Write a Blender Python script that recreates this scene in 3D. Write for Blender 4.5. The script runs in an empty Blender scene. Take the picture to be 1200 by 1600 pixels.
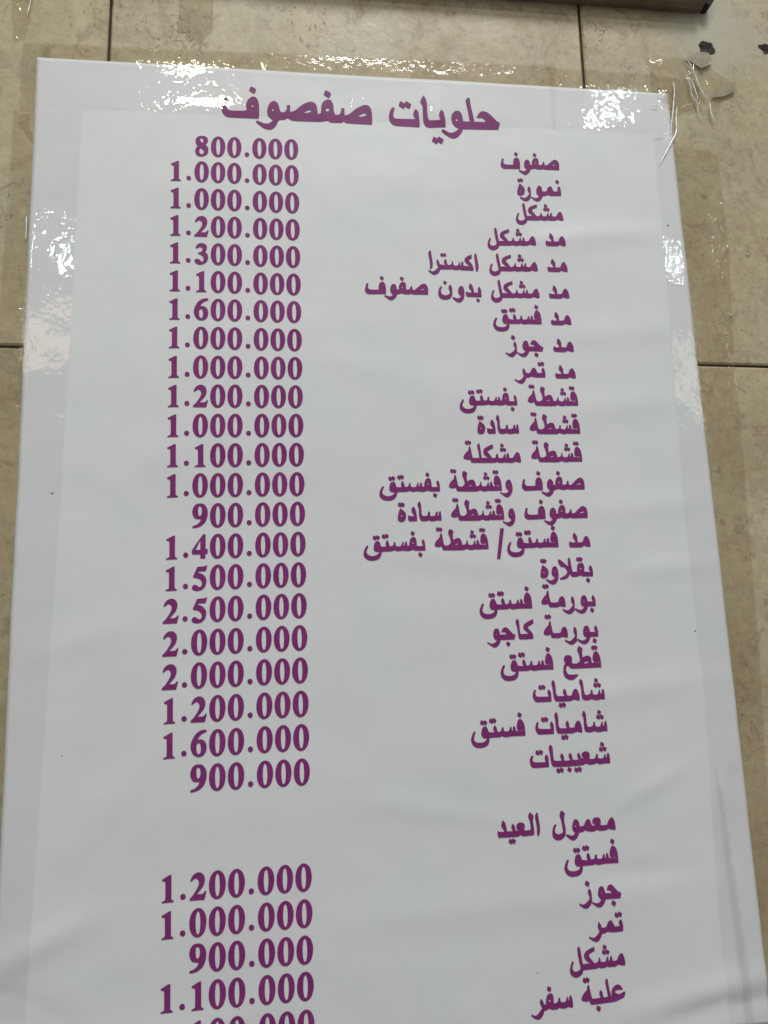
import bpy, bmesh, math, random
from mathutils import Vector, Matrix, noise
from mathutils.geometry import delaunay_2d_cdt

scene = bpy.context.scene
COL = scene.collection
ZO = 2.0                       # height of the poster's top edge above the floor, metres

# ------------------------------------------------------------------ camera
cam_data = bpy.data.cameras.new('camera')
cam_data.sensor_fit = 'VERTICAL'
cam_data.sensor_height = 24.0
cam_data.lens = 16.8405
cam_data.clip_start = 0.02
cam_data.clip_end = 50.0
camera = bpy.data.objects.new('camera', cam_data)
COL.objects.link(camera)
rot = Matrix(((0.99232, 0.01627, -0.12264), (-0.1184, -0.1623, -0.97961), (-0.03585, 0.98661, -0.15912)))
camera.matrix_world = Matrix.Translation((0.26073, -0.70406, ZO - 0.60390)) @ rot.to_4x4()
scene.camera = camera

# ------------------------------------------------------------------ light
world = bpy.data.worlds.new('World')
scene.world = world
world.use_nodes = True
bg = world.node_tree.nodes['Background']
bg.inputs['Color'].default_value = (0.98, 0.995, 0.99, 1)
bg.inputs['Strength'].default_value = 0.25

def area(name, loc, aim, sx, sy, power, color, roll=0.0):
    d = bpy.data.lights.new(name, 'AREA')
    d.shape = 'RECTANGLE'; d.size = sx; d.size_y = sy
    d.energy = power; d.color = color
    o = bpy.data.objects.new(name, d)
    COL.objects.link(o)
    o.location = loc
    q = (Vector(aim) - Vector(loc)).to_track_quat('-Z', 'Y')
    o.rotation_euler = (q.to_matrix() @ Matrix.Rotation(roll, 3, 'Z')).to_euler()
    return o

def mirror_light(name, px, pz, d, t, sx, sy, radiance, color, roll=0.0):
    """an area light set where its mirror image in the tape is seen"""
    loc = Vector((px, 0, ZO + pz)) + Vector(d).normalized() * t
    return area(name, loc, (px, 0, ZO + pz), sx, sy, radiance * math.pi * sx * sy, color, roll)

# broad soft shop lighting from the ceiling behind the camera, a little from the right
area('ceiling_light', (1.2, -3.2, ZO + 4.9), (0.4, 0, ZO - 0.45), 1.9, 1.4, 210.0, (0.99, 1.0, 0.995))
# single lamps, then two added warm lights for the beige reflections
mirror_light('tube_lamp', 0.168, -0.018, (-0.10, -0.762, 0.640), 2.4, 0.25, 0.055, 130, (1.0, 1.0, 0.76))
mirror_light('spot_lamp_a', 0.628, 0.000, (0.368, -0.704, 0.604), 2.6, 0.09, 0.050, 130, (0.85, 0.96, 1.0))
mirror_light('spot_lamp_b', 0.0312, -0.2235, (-0.276, -0.846, 0.457), 2.4, 0.045, 0.085, 130, (0.82, 0.95, 1.0))
mirror_light('spot_lamp_c', 0.697, -0.2078, (0.475, -0.767, 0.431), 2.4, 0.022, 0.075, 130, (0.82, 0.95, 1.0))
mirror_light('warm_patch_light_a', 0.0192, -0.3119, (-0.302, -0.881, 0.365), 2.2, 0.26, 0.20, 4.2, (1.0, 0.74, 0.55))  # no known lamp: added to give the beige patch on the left tape
mirror_light('warm_patch_light_b', 0.6879, -0.3467, (0.495, -0.816, 0.298), 2.2, 0.13, 0.26, 3.4, (1.0, 0.80, 0.70))  # likewise added, for the pinkish patch on the right tape

scene.view_settings.view_transform = 'Standard'
scene.view_settings.look = 'None'
scene.view_settings.exposure = 0.05
scene.view_settings.gamma = 1.0
scene.view_settings.use_curve_mapping = False
scene.cycles.max_bounces = 8
scene.cycles.transparent_max_bounces = 12

# ------------------------------------------------------------------ helpers
def tag(o, label=None, cat=None, group=None, kind=None):
    if label: o['label'] = label
    if cat: o['category'] = cat
    if group: o['group'] = group
    if kind: o['kind'] = kind
    return o

def link_mesh(name, verts, faces, mat, parent=None, smooth=False):
    me = bpy.data.meshes.new(name)
    me.from_pydata(verts, [], faces)
    me.update()
    if smooth:
        me.polygons.foreach_set('use_smooth', [True] * len(me.polygons))
    o = bpy.data.objects.new(name, me)
    if mat: me.materials.append(mat)
    COL.objects.link(o)
    if parent: o.parent = parent
    return o

def empty(name, loc=(0, 0, 0)):
    o = bpy.data.objects.new(name, None)
    o.empty_display_size = 0.05
    o.location = loc
    COL.objects.link(o)
    return o

class NT:
    def __init__(s, name):
        s.m = bpy.data.materials.new(name); s.m.use_nodes = True
        s.t = s.m.node_tree; s.t.nodes.clear()
        s.out = s.n('ShaderNodeOutputMaterial')
    def n(s, typ, **kw):
        nd = s.t.nodes.new(typ)
        for k, v in kw.items():
            if k.startswith('i_'):
                nd.inputs[k[2:].replace('_', ' ')].default_value = v
            else: setattr(nd, k, v)
        return nd
    def l(s, a, b): s.t.links.new(a, b)
    def ramp(s, fac, stops, interp='LINEAR'):
        r = s.n('ShaderNodeValToRGB'); r.color_ramp.interpolation = interp
        e = r.color_ramp.elements
        while len(e) < len(stops): e.new(0.5)
        for el, (p, c) in zip(e, stops):
            el.position = p; el.color = c if len(c) == 4 else (*c, 1)
        s.l(fac, r.inputs['Fac']); return r.outputs['Color']
    def mix(s, fac, a, b, blend='MIX'):
        x = s.n('ShaderNodeMix', data_type='RGBA', blend_type=blend)
        for sock, v in ((x.inputs[0], fac), (x.inputs[6], a), (x.inputs[7], b)):
            if hasattr(v, 'is_linked'): s.l(v, sock)
            elif isinstance(v, (int, float)): sock.default_value = v
            else: sock.default_value = (*v, 1) if len(v) == 3 else v
        return x.outputs[2]
    def math(s, op, a, b=0.0, clamp=False):
        x = s.n('ShaderNodeMath', operation=op, use_clamp=clamp)
        for sock, v in ((x.inputs[0], a), (x.inputs[1], b)):
            if hasattr(v, 'is_linked'): s.l(v, sock)
            else: sock.default_value = v
        return x.outputs[0]
    def noise(s, vec, scale, detail=3.0, rough=0.55, dist=0.0):
        x = s.n('ShaderNodeTexNoise'); s.l(vec, x.inputs['Vector'])
        x.inputs['Scale'].default_value = scale; x.inputs['Detail'].default_value = detail
        x.inputs['Roughness'].default_value = rough; x.inputs['Distortion'].default_value = dist
        return x.outputs['Fac']
    def bump(s, h, strength, dist, normal=None):
        b = s.n('ShaderNodeBump'); b.inputs['Strength'].default_value = strength
        b.inputs['Distance'].default_value = dist; s.l(h, b.inputs['Height'])
        if normal: s.l(normal, b.inputs['Normal'])
        return b.outputs['Normal']
    def principled(s, color, rough, spec=0.5, normal=None):
        p = s.n('ShaderNodeBsdfPrincipled')
        for nm, v in (('Base Color', color), ('Roughness', rough)):
            if hasattr(v, 'is_linked'): s.l(v, p.inputs[nm])
            elif isinstance(v, (int, float)): p.inputs[nm].default_value = v
            else: p.inputs[nm].default_value = (*v, 1)
        p.inputs['Specular IOR Level'].default_value = spec
        if normal: s.l(normal, p.inputs['Normal'])
        s.l(p.outputs[0], s.out.inputs['Surface']); return p
    def mapping(s, vec, scale=(1, 1, 1), rotv=(0, 0, 0), loc=(0, 0, 0)):
        mp = s.n('ShaderNodeMapping'); s.l(vec, mp.inputs['Vector'])
        mp.inputs['Scale'].default_value = scale; mp.inputs['Rotation'].default_value = rotv
        mp.inputs['Location'].default_value = loc
        return mp.outputs[0]

# ------------------------------------------------------------------ materials
def mat_tile():
    k = NT('travertine_tile')
    tc = k.n('ShaderNodeTexCoord'); geo = k.n('ShaderNodeNewGeometry')
    off = k.math('MULTIPLY', geo.outputs['Random Per Island'], 7.0)
    cmb = k.n('ShaderNodeCombineXYZ'); k.l(off, cmb.inputs[0]); k.l(off, cmb.inputs[1])
    add = k.n('ShaderNodeVectorMath', operation='ADD')
    k.l(tc.outputs['Object'], add.inputs[0]); k.l(cmb.outputs[0], add.inputs[1])
    v = add.outputs[0]
    cloud = k.noise(v, 6.0, 6.0, 0.62, 0.8)
    col = k.ramp(cloud, [(0.30, (0.345, 0.268, 0.138)), (0.46, (0.45, 0.366, 0.207)), (0.60, (0.525, 0.442, 0.272)), (0.76, (0.62, 0.54, 0.37))])
    grn = k.noise(k.mapping(v, (1, 1, 1), (0, 0.6, 0), (3.1, 0, 1.7)), 9.0, 4.0, 0.6, 0.4)
    col = k.mix(k.ramp(grn, [(0.48, (0, 0, 0)), (0.66, (0.55, 0.55, 0.55))]), col, (0.42, 0.40, 0.27))
    rus = k.noise(k.mapping(v, (1, 1, 1.6), (0, 0.2, 0), (9.1, 0, 4.7)), 14.0, 5.0, 0.65, 0.9)
    col = k.mix(k.ramp(rus, [(0.56, (0, 0, 0)), (0.74, (0.6, 0.6, 0.6))]), col, (0.30, 0.19, 0.10))
    # fine mottling and pits
    scuff = k.noise(k.mapping(v, (1, 1, 0.8), (0, 0.9, 0), (2.2, 0, 6.1)), 32.0, 7.0, 0.72, 1.2)
    col = k.mix(k.ramp(scuff, [(0.545, (0, 0, 0)), (0.61, (0.60,) * 3)]), col, (0.25, 0.18, 0.10))
    col = k.mix(k.ramp(scuff, [(0.32, (0.40,) * 3), (0.42, (0, 0, 0))]), col, (0.58, 0.52, 0.38))
    fine = k.noise(v, 110.0, 6.0, 0.75)
    col = k.mix(0.27, col, k.ramp(fine, [(0.3, (0.18, 0.14, 0.08)), (0.7, (0.75, 0.68, 0.52))]))
    pv = k.mapping(v, (1.0, 1.0, 0.75), (0, 0.7, 0))
    pit = k.noise(pv, 95.0, 3.5, 0.65, 1.4)
    dens = k.noise(v, 7.5, 2.0, 0.5)
    pm = k.math('MULTIPLY', k.ramp(pit, [(0.605, (0, 0, 0)), (0.66, (1, 1, 1))]), k.ramp(dens, [(0.47, (0, 0, 0)), (0.64, (1, 1, 1))]))
    col = k.mix(k.math('MULTIPLY', pm, 0.6), col, (0.17, 0.115, 0.06))
    # plaster dust wiped round the drill holes
    st = k.n('ShaderNodeVectorMath', operation='DISTANCE')
    dv = k.mapping(tc.outputs['Object'], (1, 0, 1.15))
    k.l(dv, st.inputs[0]); st.inputs[1].default_value = (0.765, 0, (0.092 + ZO) * 1.15)
    wob = k.noise(tc.outputs['Object'], 26.0, 4.0, 0.6)
    dd = k.math('ADD', st.outputs['Value'], k.math('MULTIPLY', k.math('SUBTRACT', wob, 0.5), 0.11))
    dm = k.ramp(dd, [(0.025, (0.75, 0.75, 0.75)), (0.085, (0, 0, 0))])
    col = k.mix(dm, col, (0.50, 0.47, 0.37))
    h = k.math('ADD', k.math('MULTIPLY', pm, -1.0), k.math('MULTIPLY', k.noise(v, 40.0, 5.0, 0.6), 1.1))
    nrm = k.bump(h, 0.5, 0.0012)
    rg = k.ramp(k.noise(v, 22.0, 3.0, 0.5), [(0.3, (0.34,) * 3), (0.7, (0.55,) * 3)])
    k.principled(col, rg, 0.45, nrm)
    return k.m

def mat_plain(name, color, rough, spec=0.4, nscale=60.0, var=0.25, bump=0.0):
    k = NT(name)
    tc = k.n('ShaderNodeTexCoord')
    nz = k.noise(tc.outputs['Object'], nscale, 4.0, 0.6)
    dark = tuple(c * (1 - var) for c in color); lite = tuple(min(1, c * (1 + var)) for c in color)
    col = k.ramp(nz, [(0.3, dark), (0.7, lite)])
    nrm = k.bump(nz, 0.6, bump) if bump else None
    k.principled(col, rough, spec, nrm)
    return k.m

def mat_paper():
    k = NT('poster_paper')
    tc = k.n('ShaderNodeTexCoord'); o = tc.outputs['Object']
    m1 = k.noise(o, 7.0, 3.0, 0.5)
    col = k.ramp(m1, [(0.30, (0.750, 0.785, 0.775)), (0.50, (0.780, 0.790, 0.800)), (0.66, (0.785, 0.768, 0.790)), (0.8, (0.755, 0.775, 0.79))])
    # violet ink rubbed off round the price column
    sep = k.n('ShaderNodeSeparateXYZ'); k.l(o, sep.inputs[0])
    gx = k.math('DIVIDE', k.math('SUBTRACT', sep.outputs[0], 0.185), 0.07)
    gz = k.math('DIVIDE', k.math('SUBTRACT', sep.outputs[2], ZO - 0.58), 0.13)
    r2 = k.math('ADD', k.math('MULTIPLY', gx, gx), k.math('MULTIPLY', gz, gz))
    g = k.math('POWER', 2.718, k.math('MULTIPLY', r2, -1.0))
    smg = k.noise(o, 38.0, 4.0, 0.62, 0.5)
    sm = k.math('MULTIPLY', g, k.ramp(smg, [(0.38, (0, 0, 0)), (0.66, (1, 1, 1))]))
    col = k.mix(k.math('MULTIPLY', sm, 0.62), col, (0.74, 0.50, 0.71))
    # faint grey handling dirt
    dt = k.noise(k.mapping(o, (1, 1, 1), (0, 0.4, 0), (5, 0, 2)), 17.0, 5.0, 0.65)
    col = k.mix(k.ramp(dt, [(0.60, (0, 0, 0)), (0.80, (0.30,) * 3)]), col, (0.60, 0.60, 0.57))
    nrm = k.bump(k.noise(o, 420.0, 2.0, 0.5), 0.10, 0.0004)
    nrm = k.bump(k.noise(o, 26.0, 4.0, 0.5, 0.6), 0.30, 0.0012, nrm)
    k.principled(col, 0.42, 0.32, nrm)
    return k.m

def mat_ink():
    k = NT('violet_vinyl')
    tc = k.n('ShaderNodeTexCoord'); o = tc.outputs['Object']
    col = k.ramp(k.noise(o, 55.0, 4.0, 0.6), [(0.3, (0.210, 0.026, 0.158)), (0.7, (0.255, 0.035, 0.195))])
    k.principled(col, 0.48, 0.22, k.bump(k.noise(o, 300.0, 2.0, 0.5), 0.1, 0.0004))
    return k.m

def mat_tape(name, tint, amp, scale):
    k = NT(name)
    tc = k.n('ShaderNodeTexCoord'); o = tc.outputs['Object']
    a = k.noise(o, scale, 1.5, 0.5, 0.3)
    b = k.noise(o, scale * 0.22, 3.0, 0.5, 0.8)
    vor = k.n('ShaderNodeTexVoronoi', feature='SMOOTH_F1'); k.l(o, vor.inputs['Vector'])
    vor.inputs['Scale'].default_value = scale * 0.9
    h = k.math('ADD', k.math('MULTIPLY', a, 0.7), k.math('MULTIPLY', vor.outputs['Distance'], 0.5))
    n1 = k.bump(b, 1.0, amp * 2.2)
    n2 = k.bump(h, 1.0, amp, n1)
    tr = k.n('ShaderNodeBsdfTransparent'); tr.inputs['Color'].default_value = (*tint, 1)
    gl = k.n('ShaderNodeBsdfGlossy'); gl.inputs['Roughness'].default_value = 0.035
    k.l(n2, gl.inputs['Normal'])
    # Schlick reflectance of a thin film, the same from both sides
    g = k.n('ShaderNodeNewGeometry')
    dt = k.n('ShaderNodeVectorMath', operation='DOT_PRODUCT')
    k.l(g.outputs['Normal'], dt.inputs[0]); k.l(g.outputs['Incoming'], dt.inputs[1])
    c1 = k.math('SUBTRACT', 1.0, k.math('ABSOLUTE', dt.outputs['Value']), True)
    fr = k.math('ADD', k.math('MULTIPLY', k.math('POWER', c1, 5.0), 0.955), 0.045)
    mx = k.n('ShaderNodeMixShader')
    k.l(fr, mx.inputs[0]); k.l(tr.outputs[0], mx.inputs[1]); k.l(gl.outputs[0], mx.inputs[2])
    k.l(mx.outputs[0], k.out.inputs['Surface'])
    return k.m

M_TILE = mat_tile()
M_GROUT = mat_plain('dark_grout', (0.060, 0.045, 0.034), 0.9, 0.2, 90, 0.4, 0.001)
M_HOLE = mat_plain('hole_plug', (0.20, 0.18, 0.165), 0.85, 0.2, 220, 0.35, 0.001)
M_BOARD = mat_plain('brown_rail', (0.115, 0.078, 0.052), 0.42, 0.4, 30, 0.25, 0.0006)
M_METAL = mat_plain('dark_bracket', (0.030, 0.027, 0.025), 0.8, 0.2, 120, 0.3)
M_PAPER = mat_paper()
M_INK = mat_ink()
M_TAPE = mat_tape('clear_tape', (0.992, 0.990, 0.990), 0.00014, 190.0)
M_TAPE_WALL = mat_tape('clear_tape_on_tile', (0.945, 0.925, 0.885), 0.00030, 210.0)
M_OLD = mat_tape('old_tape', (0.90, 0.88, 0.84), 0.00014, 200.0)
M_DOUBLE = mat_tape('doubled_tape', (0.945, 0.955, 0.955), 0.00016, 200.0)
M_FLAP = mat_plain('tape_underside', (0.43, 0.37, 0.265), 0.4, 0.5, 80, 0.18, 0.0005)
M_FLAP.node_tree.nodes['Principled BSDF'].inputs['Alpha'].default_value = 0.62
def mat_crease_glint():
    k = NT('whitened_crease_glint')
    p = k.principled((0.93, 0.95, 0.96), 0.28, 0.8)
    p.inputs['Metallic'].default_value = 0.35  # bright metallic white stands in for the glint along the folds
    return k.m
M_CREASE_GLINT = mat_crease_glint()
M_SPECK = mat_plain('dirt_speck', (0.12, 0.11, 0.10), 0.9, 0.1, 300, 0.3)

# ------------------------------------------------------------------ tiled wall
WALL_Y = 0.0007                # face of the tiles, just behind the poster
TH = -0.0169                   # the tile courses are a degree off the poster
GX, GZ = 0.0658, -0.3194       # a joint crossing, poster coordinates
TW, THT, GAP, BEV = 0.5288, 1.058, 0.0032, 0.0017
ct, st_ = math.cos(TH), math.sin(TH)
def tw(u, w, y):               # tile frame -> world
    z0 = GZ + st_ * GX
    return (GX + (u * ct - w * st_), y, ZO + z0 + u * st_ + w * ct)

def tw_inv(x, z):
    z0 = GZ + st_ * GX
    dx, dz = x - GX, z - z0
    return dx * ct + dz * st_, -dx * st_ + dz * ct

def blob(cx, cz, r, seed, n=40):
    rnd = random.Random(seed); out = []
    for i in range(n):
        a = 2 * math.pi * i / n
        rr = r * (0.92 + 0.40 * noise.noise((math.cos(a) * 1.3 + seed, math.sin(a) * 1.3, 0)) + rnd.uniform(-.035, .035))
        out.append((cx + rr * math.cos(a) * 1.15, cz + rr * math.sin(a) * 0.92))
    return out

wall = tag(empty('tile_wall', (0, WALL_Y, 0)), 'beige travertine tile wall with thin dark joints behind the white poster', 'tile wall')
HOLES = [(0.7573, 0.0648, 0.0108, 3), (0.8365, 0.0690, 0.0098, 7)]
holes_uv = []
for hx, hz, r, sd in HOLES:
    u, w = tw_inv(hx, hz); holes_uv.append(blob(u, w, r, sd))

verts, faces = [], []
def quad(a, b, c, d):
    i = len(verts); verts.extend((a, b, c, d)); faces.append((i, i + 1, i + 2, i + 3))
for ci in range(-3, 4):
    for ri in range(-2, 2):
        u0, u1 = ci * TW + GAP / 2, (ci + 1) * TW - GAP / 2
        w0, w1 = ri * THT + GAP / 2, (ri + 1) * THT - GAP / 2
        P = lambda u, w, y: tuple(Vector(tw(u, w, y)) )
        fr = [(u0 + BEV, w0 + BEV), (u1 - BEV, w0 + BEV), (u1 - BEV, w1 - BEV), (u0 + BEV, w1 - BEV)]
        ou = [(u0, w0), (u1, w0), (u1, w1), (u0, w1)]
        inside = [h for h in holes_uv if u0 < h[0][0] < u1 and w0 < h[0][1] < w1]
        base = len(verts)
        F = [P(*q, 0) for q in fr]; O = [P(*q, BEV * 0.8) for q in ou]; B = [P(*q, 0.009) for q in ou]
        verts.extend(F + O + B)
        for i in range(4):
            j = (i + 1) % 4
            faces.append((base + j, base + i, base + 4 + i, base + 4 + j))
            faces.append((base + 4 + j, base + 4 + i, base + 8 + i, base + 8 + j))
        if not inside:
            faces.append((base, base + 1, base + 2, base + 3))
        else:
            pv = [Vector(q) for q in fr]; loops = [[0, 1, 2, 3]]
            for h in inside:
                s = len(pv); pv += [Vector(q) for q in h]; loops.append(list(range(s, s + len(h))))
            vo, eo, fo, ov, oe, of = delaunay_2d_cdt(pv, [], loops, 1, 1e-6)
            b2 = len(verts); verts.extend(P(q.x, q.y, 0) for q in vo)
            for f, src in zip(fo, of):
                if src == [0]: faces.append(tuple(b2 + i for i in f))
            for h in inside:      # broken inner wall of the hole
                b3 = len(verts); n = len(h)
                cu = sum(q[0] for q in h) / n; cw = sum(q[1] for q in h) / n
                verts.extend(P(q[0], q[1], 0) for q in h)
                verts.extend(P(cu + (q[0] - cu) * .98, cw + (q[1] - cw) * .98, 0.010) for q in h)
                for i in range(n):
                    j = (i + 1) % n
                    faces.append((b3 + i, b3 + j, b3 + n + j, b3 + n + i))
me_t = link_mesh('tiling', [(x, y, z) for x, y, z in verts], faces, M_TILE, wall)
bm = bmesh.new(); bm.from_mesh(me_t.data); bmesh.ops.recalc_face_normals(bm, faces=bm.faces)
# weld so each tile is one island
bmesh.ops.remove_doubles(bm, verts=bm.verts, dist=1e-6)
bm.to_mesh(me_t.data); bm.free()
link_mesh('grout', [(-1.6, 0.0035, ZO - 2.4), (2.3, 0.0035, ZO - 2.4), (2.3, 0.0035, ZO + 0.9), (-1.6, 0.0035, ZO + 0.9),
                    (-1.6, 0.03, ZO - 2.4), (2.3, 0.03, ZO - 2.4), (2.3, 0.03, ZO + 0.9), (-1.6, 0.03, ZO + 0.9)],
          [(4, 5, 6, 7), (0, 4, 7, 3), (1, 2, 6, 5), (0, 1, 5, 4), (3, 7, 6, 2)], M_GROUT, wall)
grout = COL.objects['grout'] if 'grout' in COL.objects else None
# the mortar's front face leaves the drilled holes open
g_loops = [[Vector(tw_inv(x, z)) for x, z in ((-1.6, -2.4), (2.3, -2.4), (2.3, 0.9), (-1.6, 0.9))]]
pv = list(g_loops[0]); loops = [[0, 1, 2, 3]]
for h in holes_uv:
    cu = sum(q[0] for q in h) / len(h); cw = sum(q[1] for q in h) / len(h)
    s = len(pv); pv += [Vector((cu + (q[0] - cu) * 1.0, cw + (q[1] - cw) * 1.0)) for q in h]; loops.append(list(range(s, s + len(h))))
vo, eo, fo, ov, oe, of = delaunay_2d_cdt(pv, [], loops, 1, 1e-6)
bm = bmesh.new(); bm.from_mesh(grout.data)
nv = [bm.verts.new(tw(q.x, q.y, 0.0035)) for q in vo]
for f, src in zip(fo, of):
    if src == [0]: bm.faces.new([nv[i] for i in f])
bm.to_mesh(grout.data); bm.free()
for h in holes_uv:                                   # plugged bottoms of the holes
    n = len(h); cu = sum(q[0] for q in h) / n; cw = sum(q[1] for q in h) / n
    vs = [tw(cu, cw, 0.0060)]; fs = []
    for k_, (sc, yy) in enumerate(((0.45, 0.0064), (0.84, 0.0075), (0.965, 0.0006))):
        vs += [tw(cu + (q[0] - cu) * sc, cw + (q[1] - cw) * sc, yy) for q in h]
    for i in range(n):
        j = (i + 1) % n
        fs.append((0, 1 + i, 1 + j)); fs.append((1 + i, 1 + n + i, 1 + n + j, 1 + j)); fs.append((1 + n + i, 1 + 2 * n + i, 1 + 2 * n + j, 1 + n + j))
    link_mesh('drill_hole', vs, fs, M_HOLE, wall, True)

# ------------------------------------------------------------------ brown rail along the top edge of the picture
def rail():
    root = tag(empty('wall_rail', (0.4, WALL_Y, ZO + 0.13)), 'brown rail fixed to the tiles above the poster, its end at the upper right', 'rail')
    prof = [(0.0, 0.112), (0.004, 0.1085), (0.010, 0.1075), (0.016, 0.109), (0.0205, 0.114), (0.022, 0.122), (0.022, 0.20), (0.0, 0.20)]
    vs, fs = [], []
    for x, dz in ((-0.35, 0.0), (0.7500, 0.0)):
        vs += [(x - 0.4, -y - 0.0003, z - 0.13 + dz) for y, z in prof]
    n = len(prof)
    for i in range(n):
        j = (i + 1) % n; fs.append((i, j, n + j, n + i))
    fs += [tuple(range(n))[::-1], tuple(range(n, 2 * n))]
    o = link_mesh('rail_board', vs, fs, M_BOARD, root)
    # dark end bracket, a small bent plate with a rounded nose
    vs, fs = [], []
    pr = [(0.7505, 0.118), (0.753, 0.113), (0.757, 0.111), (0.761, 0.1125), (0.764, 0.117), (0.765, 0.124), (0.765, 0.20), (0.7505, 0.20)]
    for y in (-0.0003, -0.014):
        vs += [(x - 0.4, y, z - 0.13) for x, z in pr]
    n = len(pr)
    for i in range(n):
        j = (i + 1) % n; fs.append((i, j, n + j, n + i))
    fs += [tuple(range(n))[::-1], tuple(range(n, 2 * n))]
    link_mesh('end_bracket', vs, fs, M_METAL, root)
rail()

# ------------------------------------------------------------------ the poster
PW, PH = 0.700, 0.9868
CREASES = [  # (x0, z0, x1, z1, height, width) long soft folds in the sheet
    (0.700, -0.945, 0.560, -0.965, 0.0022, 0.012), (0.700, -0.962, 0.600, -0.975, -0.0016, 0.008),
    (0.690, -0.760, 0.655, -0.965, -0.0013, 0.006), (0.672, -0.770, 0.680, -0.93, 0.0012, 0.007), (0.0, -0.880, 0.075, -0.845, 0.0026, 0.013),
    (0.0, -0.905, 0.06, -0.93, -0.0018, 0.012), (0.60, -0.555, 0.70, -0.548, 0.0012, 0.012), (0.58, -0.49, 0.69, -0.485, 0.0010, 0.014),
    (0.56, -0.300, 0.69, -0.292, 0.0011, 0.016), (0.55, -0.385, 0.68, -0.37, 0.0010, 0.016), (0.30, -0.865, 0.62, -0.86, 0.0013, 0.018),
    (0.55, -0.845, 0.64, -0.842, -0.0010, 0.010), (0.10, -0.46, 0.17, -0.40, 0.0010, 0.022), (0.42, -0.012, 0.43, -0.07, 0.0012, 0.008),
    (0.06, -0.79, 0.16, -0.67, 0.0012, 0.018), (0.30, -0.33, 0.46, -0.38, 0.0010, 0.02), (0.09, -0.95, 0.25, -0.93, 0.0010, 0.016),
    (0.53, -0.19, 0.68, -0.175, 0.0012, 0.012), (0.36, -0.53, 0.52, -0.555, 0.0009, 0.014), (0.50, -0.68, 0.69, -0.665, 0.0012, 0.013), (0.57, -0.78, 0.64, -0.75, 0.0010, 0.009), (0.33, -0.765, 0.47, -0.79, 0.0010, 0.012), (0.02, -0.62, 0.12, -0.585, 0.0010, 0.014)]

def seg_d(x, z, x0, z0, x1, z1):
    dx, dz = x1 - x0, z1 - z0
    t = ((x - x0) * dx + (z - z0) * dz) / (dx * dx + dz * dz)
    tc_ = min(1.0, max(0.0, t))
    return math.hypot(x - x0 - tc_ * dx, z - z0 - tc_ * dz), tc_

def sheet_h(x, z):
    """how far the paper stands off its flat back plane (metres, towards the viewer)"""
    e = min(x, PW - x, -z, PH + z)
    inner = min(1.0, max(0.0, e / 0.10))
    h = 0.0004
    h += 0.0017 * (0.25 + 0.75 * inner) * (0.6 + noise.noise((x * 3.0, z * 4.2, 0.3)))
    h += 0.0012 * (0.3 + 0.7 * inner) * (0.5 + noise.noise((x * 7.0 + 4, z * 13.0, 1.3)))
    h += 0.00032 * (noise.noise((x * 26.0, z * 30.0, 2.3)))
    for x0, z0, x1, z1, a, w in CREASES:
        d, t = seg_d(x, z, x0, z0, x1, z1)
        if d < 3 * w:
            h += 1.0 * a * math.exp(-(d / w) ** 2) * (0.35 + 0.65 * math.sin(math.pi * min(1, max(0, t * .85 + .15))))
    ft = min(1.0, max(0.0, -z / 0.055)); ft = ft * ft * (3 - 2 * ft)
    h *= 0.30 + 0.70 * ft                       # pressed flat under the top tape
    if x > PW - 0.05 and z < -0.30:            # the free lower right edge lifts a little
        h += 0.0016 * ((x - PW + 0.05) / 0.05) ** 2 * min(1, (-z - 0.30) / 0.2)
    return max(h, 0.0003)

def edge_wob(t, s):
    return 0.0011 * noise.noise((t * 6.0, s, 9.7)) + 0.0004 * noise.noise((t * 23.0, s, 4.7))

poster = tag(empty('price_poster', (0, 0, ZO)), 'large white paper poster listing sweets and prices in violet Arabic lettering', 'poster')
NX, NZ = 200, 280
vs, fs = [], []
for j in range(NZ + 1):
    z = -PH * j / NZ
    for i in range(NX + 1):
        x = PW * i / NX
        xx = x + edge_wob(z, 1.0 if i < NX / 2 else 5.0) * (abs(2 * i / NX - 1) ** 6)
        zz = z + edge_wob(x, 9.0 if j < NZ / 2 else 13.0) * (abs(2 * j / NZ - 1) ** 6)
        vs.append((xx, -sheet_h(x, z), zz))
for j in range(NZ):
    for i in range(NX):
        a = j * (NX + 1) + i
        fs.append((a, a + NX + 1, a + NX + 2, a + 1))
rim = [i for i in range(NX + 1)] + [j * (NX + 1) + NX for j in range(1, NZ + 1)] + \
      [NZ * (NX + 1) + i for i in range(NX - 1, -1, -1)] + [j * (NX + 1) for j in range(NZ - 1, 0, -1)]
b = len(vs)
vs += [(vs[i][0], vs[i][1] + 0.00035, vs[i][2]) for i in rim]
for k_ in range(len(rim)):
    k2 = (k_ + 1) % len(rim)
    fs.append((rim[k_], rim[k2], b + k2, b + k_))
link_mesh('sheet', vs, fs, M_PAPER, poster, True)

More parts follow.
